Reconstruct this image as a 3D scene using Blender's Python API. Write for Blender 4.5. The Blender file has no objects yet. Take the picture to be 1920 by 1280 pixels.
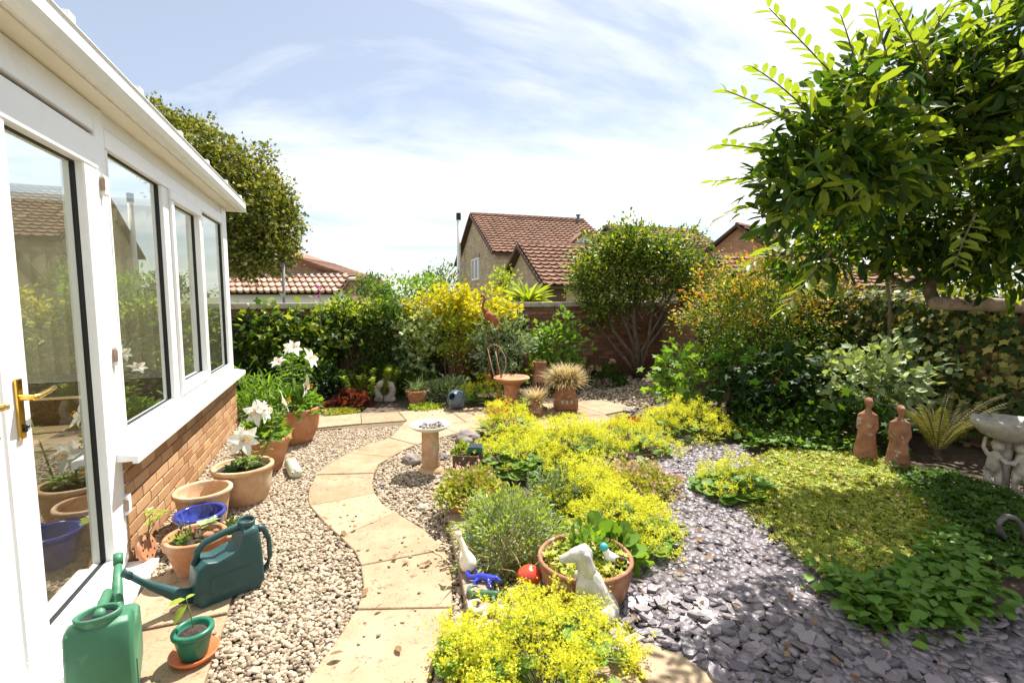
import bpy, bmesh, math, random
import numpy as np
from mathutils import Vector, Matrix, noise as mnoise
R = math.radians
random.seed(7); rng = np.random.default_rng(7)
sc = bpy.context.scene
col = sc.collection

# ------------------------------------------------------------------ camera, sky, sun, exposure
F_PX, EYE, YAW, PIT = 907.0, 1.45, R(19.9), R(5.2)
cam = bpy.data.objects.new('camera', bpy.data.cameras.new('camera')); col.objects.link(cam)
cam.data.sensor_width = 36.0; cam.data.lens = F_PX / 1920 * 36
cam.location = (0, 0, EYE); cam.rotation_euler = (R(90) - PIT, 0, -YAW)
cam.data.clip_start = 0.05; cam.data.clip_end = 5000
sc.camera = cam

SUN_AZ = math.atan2(0.675, 0.737)      # direction towards the sun in plan, from +X
SUN_EL = R(60)
sc.world = bpy.data.worlds.new('World'); sc.world.use_nodes = True
nt = sc.world.node_tree; nt.nodes.clear()
def wn(t, **k):
    n = nt.nodes.new(t)
    for a, b in k.items(): setattr(n, a, b)
    return n
sky = wn('ShaderNodeTexSky', sky_type='NISHITA', sun_disc=False)
sky.sun_elevation = SUN_EL; sky.sun_rotation = R(90) - SUN_AZ
sky.air_density = 1.0; sky.dust_density = 0.8; sky.ozone_density = 1.2
tc = wn('ShaderNodeTexCoord')
sep = wn('ShaderNodeSeparateXYZ'); nt.links.new(tc.outputs['Generated'], sep.inputs[0])
# thin high cloud: the direction is projected on a flat layer overhead
zc = wn('ShaderNodeMath', operation='MAXIMUM'); zc.inputs[1].default_value = 0.0; nt.links.new(sep.outputs[2], zc.inputs[0])
za = wn('ShaderNodeMath', operation='ADD'); za.inputs[1].default_value = 0.22; nt.links.new(zc.outputs[0], za.inputs[0])
dx = wn('ShaderNodeMath', operation='DIVIDE'); nt.links.new(sep.outputs[0], dx.inputs[0]); nt.links.new(za.outputs[0], dx.inputs[1])
dy = wn('ShaderNodeMath', operation='DIVIDE'); nt.links.new(sep.outputs[1], dy.inputs[0]); nt.links.new(za.outputs[0], dy.inputs[1])
cmb = wn('ShaderNodeCombineXYZ'); nt.links.new(dx.outputs[0], cmb.inputs[0]); nt.links.new(dy.outputs[0], cmb.inputs[1])
mp = wn('ShaderNodeMapping'); mp.inputs['Rotation'].default_value = (0, 0, R(35)); mp.inputs['Scale'].default_value = (0.55, 1.25, 1); mp.inputs['Location'].default_value = (3.3, 1.7, 0)
nt.links.new(cmb.outputs[0], mp.inputs[0])
nz = wn('ShaderNodeTexNoise'); nz.inputs['Scale'].default_value = 1.15; nz.inputs['Detail'].default_value = 9; nz.inputs['Roughness'].default_value = 0.58; nz.inputs['Distortion'].default_value = 0.5
nt.links.new(mp.outputs[0], nz.inputs['Vector'])
rp = wn('ShaderNodeValToRGB'); rp.color_ramp.elements[0].position = 0.40; rp.color_ramp.elements[1].position = 0.60
rp.color_ramp.elements[0].color = (0.24, 0.24, 0.24, 1); rp.color_ramp.elements[1].color = (0.9, 0.9, 0.9, 1)
nt.links.new(nz.outputs['Fac'], rp.inputs[0])
mx = wn('ShaderNodeMixRGB'); mx.inputs['Color2'].default_value = (9.6, 9.7, 9.8, 1)
nt.links.new(rp.outputs[0], mx.inputs['Fac']); nt.links.new(sky.outputs[0], mx.inputs['Color1'])
bg = wn('ShaderNodeBackground'); bg.inputs['Strength'].default_value = 0.063
nt.links.new(mx.outputs[0], bg.inputs['Color'])
nt.links.new(bg.outputs[0], wn('ShaderNodeOutputWorld').inputs[0])

sun = bpy.data.objects.new('sun', bpy.data.lights.new('sun', 'SUN')); col.objects.link(sun)
sun.data.energy = 5.0; sun.data.angle = R(0.53); sun.data.color = (1.0, 0.95, 0.86)
sdir = Vector((math.cos(SUN_AZ) * math.cos(SUN_EL), math.sin(SUN_AZ) * math.cos(SUN_EL), math.sin(SUN_EL)))
sun.rotation_euler = sdir.to_track_quat('Z', 'Y').to_euler(); sun.location = (4, 4, 12)
sc.view_settings.view_transform = 'Standard'; sc.view_settings.look = 'None'
sc.view_settings.exposure = 1.2; sc.view_settings.gamma = 1.0

# ------------------------------------------------------------------ pixel helpers (a pixel gives a direction only)
_f = Vector((math.sin(YAW) * math.cos(PIT), math.cos(YAW) * math.cos(PIT), -math.sin(PIT)))
_r = Vector((math.cos(YAW), -math.sin(YAW), 0)); _u = _r.cross(_f); _c = Vector((0, 0, EYE))
def ray(px, py): return _f + _r * ((px - 960) / F_PX) + _u * ((640 - py) / F_PX)
def G(px, py, z=0.0):                      # the point of a pixel on a level plane
    d = ray(px, py); return _c + d * ((z - EYE) / d.z)
def W(px, py, dep): return _c + ray(px, py) * dep      # the point of a pixel at a known distance
def LD(lat, dep, z):                       # sideways and forward metres from the camera
    return Vector((lat * math.cos(YAW) + dep * math.sin(YAW), -lat * math.sin(YAW) + dep * math.cos(YAW), z))

# ------------------------------------------------------------------ materials
def base_nodes(name):
    m = bpy.data.materials.new(name); m.use_nodes = True
    t = m.node_tree; b = t.nodes['Principled BSDF']
    return m, t, b
def lk(t, a, b): t.links.new(a, b)
def pm(name, c1, c2=None, scale=8.0, rough=0.7, bump=0.0, bscale=None, spec=0.35, objvar=0.0, stain=None, island=False, metal=0.0, coat=0.0, lo=0.35, hi=0.65):
    m, t, b = base_nodes(name)
    b.inputs['Roughness'].default_value = rough; b.inputs['Specular IOR Level'].default_value = spec
    b.inputs['Metallic'].default_value = metal; b.inputs['Coat Weight'].default_value = coat
    c2 = c2 or c1
    tcn = t.nodes.new('ShaderNodeTexCoord'); g = t.nodes.new('ShaderNodeNewGeometry')
    n = t.nodes.new('ShaderNodeTexNoise'); n.inputs['Scale'].default_value = scale; n.inputs['Detail'].default_value = 6; n.inputs['Roughness'].default_value = 0.62
    lk(t, g.outputs['Position'], n.inputs['Vector'])
    r = t.nodes.new('ShaderNodeValToRGB'); r.color_ramp.elements[0].position = lo; r.color_ramp.elements[1].position = hi
    r.color_ramp.elements[0].color = (*c1, 1); r.color_ramp.elements[1].color = (*c2, 1)
    fac = n.outputs['Fac']
    if objvar or island:
        mxr = t.nodes.new('ShaderNodeMix'); mxr.data_type = 'FLOAT'
        mxr.inputs[0].default_value = objvar or 0.75
        lk(t, fac, mxr.inputs[2])
        src = g.outputs['Random Per Island'] if island else t.nodes.new('ShaderNodeObjectInfo').outputs['Random']
        lk(t, src, mxr.inputs[3]); fac = mxr.outputs[0]
    lk(t, fac, r.inputs[0]); colr = r.outputs[0]
    if stain:
        sc_, cs, p0, p1 = stain
        n2 = t.nodes.new('ShaderNodeTexNoise'); n2.inputs['Scale'].default_value = sc_; n2.inputs['Detail'].default_value = 5; n2.inputs['Roughness'].default_value = 0.7
        lk(t, g.outputs['Position'], n2.inputs['Vector'])
        r2 = t.nodes.new('ShaderNodeValToRGB'); r2.color_ramp.elements[0].position = p0; r2.color_ramp.elements[1].position = p1
        r2.color_ramp.elements[0].color = (0, 0, 0, 1); r2.color_ramp.elements[1].color = (1, 1, 1, 1)
        lk(t, n2.outputs['Fac'], r2.inputs[0])
        mm = t.nodes.new('ShaderNodeMixRGB'); mm.inputs['Color2'].default_value = (*cs, 1)
        lk(t, r2.outputs[0], mm.inputs['Fac']); lk(t, colr, mm.inputs['Color1']); colr = mm.outputs[0]
    lk(t, colr, b.inputs['Base Color'])
    if bump:
        bn = t.nodes.new('ShaderNodeTexNoise'); bn.inputs['Scale'].default_value = bscale or scale * 6; bn.inputs['Detail'].default_value = 8
        lk(t, g.outputs['Position'], bn.inputs['Vector'])
        bu = t.nodes.new('ShaderNodeBump'); bu.inputs['Strength'].default_value = bump; bu.inputs['Distance'].default_value = 0.01
        lk(t, bn.outputs['Fac'], bu.inputs['Height']); lk(t, bu.outputs[0], b.inputs['Normal'])
    return m
def lm(name, c1, c2, c3=None, transl=0.38, rough=0.55, tint=(1.75, 1.65, 0.5), spec=0.2):   # a leaf: one tone per leaf, light shows through
    m, t, b = base_nodes(name)
    g = t.nodes.new('ShaderNodeNewGeometry')
    r = t.nodes.new('ShaderNodeValToRGB'); e = r.color_ramp.elements
    e[0].position = 0.0; e[0].color = (*c1, 1); e[1].position = 1.0 if not c3 else 0.6; e[1].color = (*c2, 1)
    if c3: x = e.new(1.0); x.color = (*c3, 1)
    lk(t, g.outputs['Random Per Island'], r.inputs[0]); lk(t, r.outputs[0], b.inputs['Base Color'])
    b.inputs['Roughness'].default_value = rough; b.inputs['Specular IOR Level'].default_value = spec
    tr = t.nodes.new('ShaderNodeBsdfTranslucent')
    mu = t.nodes.new('ShaderNodeMixRGB'); mu.blend_type = 'MULTIPLY'; mu.inputs['Fac'].default_value = 1; mu.inputs['Color2'].default_value = (*tint, 1)
    lk(t, r.outputs[0], mu.inputs['Color1']); lk(t, mu.outputs[0], tr.inputs['Color'])
    ms = t.nodes.new('ShaderNodeMixShader'); ms.inputs[0].default_value = transl
    lk(t, b.outputs[0], ms.inputs[1]); lk(t, tr.outputs[0], ms.inputs[2])
    lk(t, ms.outputs[0], t.nodes['Material Output'].inputs['Surface'])
    return m
M = {}
M['soil'] = pm('soil', (0.055, 0.038, 0.026), (0.12, 0.085, 0.06), 14, 0.95, 0.8, 60)
M['earth'] = pm('earth', (0.10, 0.11, 0.05), (0.16, 0.15, 0.08), 0.6, 0.95, 0.3, 8)
M['gravel_bed'] = pm('gravel_bed', (0.14, 0.11, 0.08), (0.30, 0.25, 0.19), 60, 0.95, 0.8, 120)
M['gravel'] = pm('gravel', (0.16, 0.12, 0.083), (0.48, 0.385, 0.28), 3, 0.85, 0.2, 200, island=True, objvar=0.85, lo=0.1, hi=0.8)
M['slate'] = pm('slate', (0.075, 0.063, 0.072), (0.23, 0.195, 0.212), 9, 0.40, 0.35, 90, spec=0.75, stain=(7, (0.22, 0.18, 0.14), 0.58, 0.75), island=True, objvar=0.7, lo=0.1, hi=0.9)
M['slate_piece'] = pm('slate_piece', (0.075, 0.063, 0.072), (0.23, 0.195, 0.212), 9, 0.40, 0.35, 90, spec=0.75, stain=(7, (0.22, 0.18, 0.14), 0.58, 0.75), objvar=0.7, lo=0.1, hi=0.9)
M['slate_bed'] = pm('slate_bed', (0.05, 0.045, 0.045), (0.12, 0.10, 0.10), 30, 0.9, 0.6, 80)
M['slab'] = pm('slab', (0.27, 0.185, 0.11), (0.37, 0.275, 0.18), 4.0, 0.85, 0.5, 70, objvar=0.18, stain=(24, (0.16, 0.105, 0.06), 0.56, 0.68))
M['joint'] = pm('joint', (0.10, 0.075, 0.05), (0.2, 0.15, 0.10), 40, 0.95, 0.5)
M['kerb'] = pm('kerb', (0.26, 0.19, 0.15), (0.42, 0.33, 0.27), 22, 0.9, 0.5, 90, objvar=0.4)
M['buff_brick'] = pm('buff_brick', (0.31, 0.15, 0.065), (0.49, 0.30, 0.155), 25, 0.85, 0.4, 120, objvar=0.6, stain=(3.5, (0.5, 0.36, 0.24), 0.58, 0.8), lo=0.2, hi=0.8)
M['red_brick'] = pm('red_brick', (0.17, 0.075, 0.045), (0.36, 0.19, 0.115), 25, 0.9, 0.4, 100, objvar=0.65, lo=0.15, hi=0.85)
M['mortar'] = pm('mortar', (0.26, 0.20, 0.14), (0.36, 0.29, 0.21), 30, 0.95, 0.3)
M['mortar_dark'] = pm('mortar_dark', (0.16, 0.125, 0.09), (0.25, 0.2, 0.15), 30, 0.95, 0.3)
M['coping'] = pm('coping', (0.36, 0.31, 0.24), (0.52, 0.46, 0.37), 10, 0.9, 0.4, 60, stain=(6, (0.2, 0.19, 0.14), 0.55, 0.7))
M['upvc'] = pm('upvc', (0.78, 0.78, 0.78), (0.83, 0.83, 0.82), 2, 0.28, spec=0.5, stain=(3.2, (0.66, 0.65, 0.61), 0.56, 0.85))
M['soffit'] = pm('soffit', (0.78, 0.72, 0.58), (0.82, 0.77, 0.64), 3, 0.4)
M['gasket'] = pm('gasket', (0.015, 0.015, 0.017), None, 4, 0.5)
M['brass'] = pm('brass', (0.75, 0.47, 0.09), (0.86, 0.57, 0.13), 20, 0.22, metal=1.0)
M['dark_metal'] = pm('dark_metal', (0.03, 0.03, 0.035), None, 10, 0.4, metal=0.6)
M['terracotta'] = pm('terracotta', (0.36, 0.15, 0.07), (0.47, 0.225, 0.115), 12, 0.85, 0.15, 80, stain=(7, (0.48, 0.35, 0.26), 0.54, 0.75))
M['terracotta_pale'] = pm('terracotta_pale', (0.40, 0.23, 0.12), (0.53, 0.35, 0.205), 9, 0.85, 0.15, 70, stain=(5, (0.56, 0.45, 0.33), 0.52, 0.7))
M['terracotta_worn'] = pm('terracotta_worn', (0.22, 0.095, 0.052), (0.38, 0.185, 0.105), 10, 0.9, 0.4, 60, stain=(13, (0.48, 0.42, 0.35), 0.57, 0.66))
M['blue_glaze'] = pm('blue_glaze', (0.012, 0.02, 0.16), (0.03, 0.045, 0.28), 12, 0.12, coat=0.6)
M['slate_glaze'] = pm('slate_glaze', (0.06, 0.10, 0.14), (0.12, 0.17, 0.21), 14, 0.25, coat=0.3)
M['green_plastic'] = pm('green_plastic', (0.035, 0.14, 0.075), (0.048, 0.17, 0.095), 6, 0.45, 0.08, 300, stain=(9, (0.15, 0.28, 0.19), 0.55, 0.8))
M['teal_plastic'] = pm('teal_plastic', (0.018, 0.062, 0.064), (0.025, 0.075, 0.078), 6, 0.42, 0.08, 300, stain=(9, (0.07, 0.12, 0.12), 0.55, 0.8))
M['green_pot'] = pm('green_pot', (0.015, 0.12, 0.075), (0.02, 0.15, 0.09), 6, 0.3)
M['orange_plastic'] = pm('orange_plastic', (0.52, 0.13, 0.04), (0.58, 0.17, 0.06), 8, 0.4)
M['compost'] = pm('compost', (0.02, 0.015, 0.012), (0.065, 0.048, 0.036), 60, 1.0, 1.0, 120)
M['stone_white'] = pm('stone_white', (0.36, 0.35, 0.32), (0.56, 0.54, 0.50), 14, 0.85, 0.4, 70, stain=(10, (0.32, 0.31, 0.27), 0.56, 0.72))
M['stone_grey'] = pm('stone_grey', (0.30, 0.27, 0.23), (0.46, 0.42, 0.36), 12, 0.9, 0.5, 60, stain=(8, (0.14, 0.13, 0.10), 0.52, 0.68))
M['boulder'] = pm('boulder', (0.15, 0.125, 0.12), (0.27, 0.235, 0.22), 8, 0.9, 0.5, 40)
M['cream'] = pm('cream', (0.62, 0.55, 0.43), (0.72, 0.66, 0.54), 12, 0.5, 0.1)
M['white_paint'] = pm('white_paint', (0.74, 0.73, 0.70), (0.80, 0.80, 0.78), 6, 0.5)
M['blue_ceramic'] = pm('blue_ceramic', (0.02, 0.025, 0.38), (0.04, 0.06, 0.5), 16, 0.15, coat=0.5)
M['green_ceramic'] = pm('green_ceramic', (0.03, 0.09, 0.035), (0.06, 0.15, 0.06), 16, 0.3, coat=0.3)
M['yellow_ceramic'] = pm('yellow_ceramic', (0.66, 0.58, 0.28), (0.74, 0.68, 0.42), 16, 0.3, coat=0.3)
M['mint_ceramic'] = pm('mint_ceramic', (0.42, 0.50, 0.36), (0.55, 0.60, 0.46), 16, 0.35, coat=0.3)
M['teal_ceramic'] = pm('teal_ceramic', (0.04, 0.33, 0.36), (0.07, 0.40, 0.42), 16, 0.25, coat=0.3)
M['red_ceramic'] = pm('red_ceramic', (0.50, 0.045, 0.02), (0.60, 0.08, 0.03), 10, 0.2, coat=0.4)
M['brown'] = pm('brown', (0.06, 0.035, 0.022), (0.12, 0.07, 0.045), 20, 0.75, 0.3)
M['rust'] = pm('rust', (0.20, 0.055, 0.02), (0.34, 0.11, 0.045), 18, 0.85, 0.4)
M['rust_pale'] = pm('rust_pale', (0.34, 0.22, 0.15), (0.45, 0.31, 0.22), 18, 0.8, 0.2)
M['iron'] = pm('iron', (0.10, 0.095, 0.095), (0.17, 0.16, 0.155), 18, 0.6, 0.2, metal=0.5)
M['bark'] = pm('bark', (0.085, 0.06, 0.042), (0.19, 0.14, 0.10), 18, 0.95, 0.8, 50)
M['bark_pale'] = pm('bark_pale', (0.22, 0.16, 0.11), (0.36, 0.28, 0.20), 18, 0.95, 0.6, 50)
M['stem'] = pm('stem', (0.10, 0.13, 0.035), (0.17, 0.20, 0.06), 10, 0.7)
M['roof_tile'] = pm('roof_tile', (0.13, 0.06, 0.036), (0.24, 0.12, 0.072), 3, 0.85, 0.3, 12, objvar=0.5, lo=0.2, hi=0.8)
M['roof_tile_mass'] = pm('roof_tile_mass', (0.13, 0.06, 0.036), (0.24, 0.12, 0.072), 3, 0.85, 0.3, 12, island=True, objvar=0.5, lo=0.2, hi=0.8)
M['pantile'] = pm('pantile', (0.40, 0.24, 0.175), (0.52, 0.35, 0.27), 3, 0.8, 0.2, 12, objvar=0.5)
M['house_white'] = pm('house_white', (0.72, 0.72, 0.70), (0.80, 0.80, 0.78), 1, 0.7)
M['lead'] = pm('lead', (0.13, 0.13, 0.16), (0.19, 0.19, 0.22), 2, 0.6)
M['glass_dark'] = pm('glass_dark', (0.03, 0.04, 0.05), None, 2, 0.05, spec=0.8)
M['blind'] = pm('blind', (0.66, 0.56, 0.40), (0.74, 0.64, 0.47), 3, 0.8)
M['interior'] = pm('interior', (0.55, 0.50, 0.42), (0.62, 0.57, 0.48), 2, 0.8)
M['floor_tile'] = pm('floor_tile', (0.34, 0.25, 0.17), (0.44, 0.34, 0.24), 5, 0.4)
M['wicker'] = pm('wicker', (0.24, 0.14, 0.06), (0.40, 0.26, 0.13), 60, 0.6, 0.8, 120)
M['cushion_beige'] = pm('cushion_beige', (0.44, 0.30, 0.19), (0.52, 0.37, 0.25), 6, 0.9)
M['cushion_teal'] = pm('cushion_teal', (0.20, 0.27, 0.26), (0.27, 0.34, 0.32), 6, 0.9)
M['paper_white'] = pm('paper_white', (0.74, 0.74, 0.72), (0.8, 0.8, 0.78), 5, 0.8)
def brick_mat(name, c1, c2, cm, sx, sz):
    m, t, b = base_nodes(name); b.inputs['Roughness'].default_value = 0.9
    g = t.nodes.new('ShaderNodeTexCoord')
    br = t.nodes.new('ShaderNodeTexBrick'); br.inputs['Color1'].default_value = (*c1, 1); br.inputs['Color2'].default_value = (*c2, 1); br.inputs['Mortar'].default_value = (*cm, 1)
    br.inputs['Scale'].default_value = 1; br.inputs['Brick Width'].default_value = sx; br.inputs['Row Height'].default_value = sz; br.inputs['Mortar Size'].default_value = 0.014
    lk(t, g.outputs['UV'], br.inputs['Vector'])
    n = t.nodes.new('ShaderNodeTexNoise'); n.inputs['Scale'].default_value = 2.2; n.inputs['Detail'].default_value = 7
    lk(t, g.outputs['UV'], n.inputs['Vector'])
    mu = t.nodes.new('ShaderNodeMixRGB'); mu.blend_type = 'OVERLAY'; mu.inputs['Fac'].default_value = 0.55
    lk(t, br.outputs['Color'], mu.inputs['Color1']); lk(t, n.outputs['Fac'], mu.inputs['Color2']); lk(t, mu.outputs[0], b.inputs['Base Color'])
    bu = t.nodes.new('ShaderNodeBump'); bu.inputs['Strength'].default_value = 0.6; bu.inputs['Distance'].default_value = 0.02
    lk(t, br.outputs['Fac'], bu.inputs['Height']); bu.invert = True; lk(t, bu.outputs[0], b.inputs['Normal'])
    return m
M['stone_block'] = brick_mat('stone_block', (0.36, 0.28, 0.18), (0.45, 0.36, 0.24), (0.30, 0.24, 0.16), 0.45, 0.2)
M['house_brick'] = brick_mat('house_brick', (0.33, 0.155, 0.075), (0.42, 0.21, 0.11), (0.35, 0.25, 0.17), 0.24, 0.08)
def glass_mat(name, refl):
    m = bpy.data.materials.new(name); m.use_nodes = True; t = m.node_tree; t.nodes.clear()
    o = t.nodes.new('ShaderNodeOutputMaterial'); ms = t.nodes.new('ShaderNodeMixShader')
    gl = t.nodes.new('ShaderNodeBsdfGlossy'); gl.inputs['Roughness'].default_value = 0.004; gl.inputs['Color'].default_value = (0.93, 0.98, 0.96, 1)
    tr = t.nodes.new('ShaderNodeBsdfTransparent'); tr.inputs['Color'].default_value = (0.72, 0.80, 0.76, 1)
    lw = t.nodes.new('ShaderNodeFresnel'); lw.inputs['IOR'].default_value = 1.5
    ma = t.nodes.new('ShaderNodeMath'); ma.operation = 'MULTIPLY_ADD'; ma.inputs[1].default_value = 1.0; ma.inputs[2].default_value = refl; ma.use_clamp = True
    lk(t, lw.outputs[0], ma.inputs[0]); lk(t, ma.outputs[0], ms.inputs[0]); lk(t, tr.outputs[0], ms.inputs[1]); lk(t, gl.outputs[0], ms.inputs[2]); lk(t, ms.outputs[0], o.inputs[0])
    return m
M['glass'] = glass_mat('glass', 0.24)
# leaves
M['lf_green'] = lm('lf_green', (0.025, 0.065, 0.010), (0.075, 0.14, 0.022))
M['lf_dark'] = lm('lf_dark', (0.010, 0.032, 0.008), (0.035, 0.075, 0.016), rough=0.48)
M['lf_bright'] = lm('lf_bright', (0.09, 0.19, 0.025), (0.19, 0.31, 0.05))
M['lf_lime'] = lm('lf_lime', (0.16, 0.24, 0.03), (0.34, 0.40, 0.06))
M['lf_gold'] = lm('lf_gold', (0.32, 0.34, 0.02), (0.62, 0.54, 0.035), transl=0.45, tint=(1.2, 1.15, 0.5))
M['lf_tree'] = lm('lf_tree', (0.016, 0.045, 0.009), (0.06, 0.115, 0.018), (0.22, 0.27, 0.03), transl=0.48, rough=0.48)
M['lf_ivyt'] = lm('lf_ivyt', (0.04, 0.065, 0.012), (0.15, 0.165, 0.035), (0.36, 0.35, 0.10), transl=0.25, rough=0.48)
M['lf_var'] = lm('lf_var', (0.018, 0.045, 0.010), (0.06, 0.095, 0.02), (0.42, 0.38, 0.11), transl=0.25, rough=0.48)
M['lf_big'] = lm('lf_big', (0.02, 0.06, 0.010), (0.08, 0.14, 0.02), (0.34, 0.38, 0.06), transl=0.4, rough=0.42)
M['lf_silver'] = lm('lf_silver', (0.17, 0.24, 0.12), (0.30, 0.38, 0.20), (0.42, 0.48, 0.24), transl=0.25)
M['lf_grey'] = lm('lf_grey', (0.11, 0.17, 0.10), (0.22, 0.29, 0.18), transl=0.25)
M['lf_shrub'] = lm('lf_shrub', (0.03, 0.075, 0.012), (0.10, 0.165, 0.025), (0.36, 0.36, 0.06), transl=0.35, rough=0.48)
M['lf_orange'] = lm('lf_orange', (0.40, 0.15, 0.03), (0.46, 0.30, 0.035), (0.42, 0.40, 0.05), transl=0.4, tint=(1.3, 1.2, 0.6))
M['lf_sedum'] = lm('lf_sedum', (0.17, 0.24, 0.03), (0.36, 0.38, 0.055), (0.48, 0.40, 0.12), transl=0.2, rough=0.5)
M['lf_broad'] = lm('lf_broad', (0.045, 0.12, 0.016), (0.14, 0.25, 0.035), transl=0.3, rough=0.42)
M['lf_red'] = lm('lf_red', (0.06, 0.016, 0.014), (0.17, 0.04, 0.03), transl=0.3)
M['lf_dry'] = lm('lf_dry', (0.46, 0.36, 0.18), (0.62, 0.50, 0.28), transl=0.3, tint=(1.1, 1.1, 0.9))
M['lf_fern'] = lm('lf_fern', (0.09, 0.11, 0.025), (0.21, 0.19, 0.055), transl=0.25)
M['fl_yellow'] = lm('fl_yellow', (0.56, 0.56, 0.035), (0.77, 0.74, 0.055), (0.56, 0.63, 0.10), transl=0.42, tint=(1.15, 1.12, 0.6), rough=0.6)
M['fl_white'] = lm('fl_white', (0.76, 0.75, 0.68), (0.84, 0.83, 0.78), transl=0.3, tint=(1, 1, 0.9), rough=0.5)
M['fl_pink'] = lm('fl_pink', (0.62, 0.34, 0.30), (0.78, 0.56, 0.48), transl=0.3, tint=(1, 0.9, 0.9))
M['fl_magenta'] = lm('fl_magenta', (0.45, 0.05, 0.32), (0.60, 0.12, 0.45), transl=0.3, tint=(1, 0.8, 1))
M['fl_red'] = lm('fl_red', (0.42, 0.03, 0.03), (0.55, 0.09, 0.06), transl=0.3, tint=(1, 0.8, 0.8))
M['fl_brown'] = lm('fl_brown', (0.13, 0.07, 0.035), (0.30, 0.18, 0.09), transl=0.15, tint=(1, 1, 0.8), rough=0.8)
M['fl_orange'] = lm('fl_orange', (0.75, 0.36, 0.02), (0.8, 0.46, 0.03), transl=0.3, tint=(1, 1, 0.8))

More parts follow.
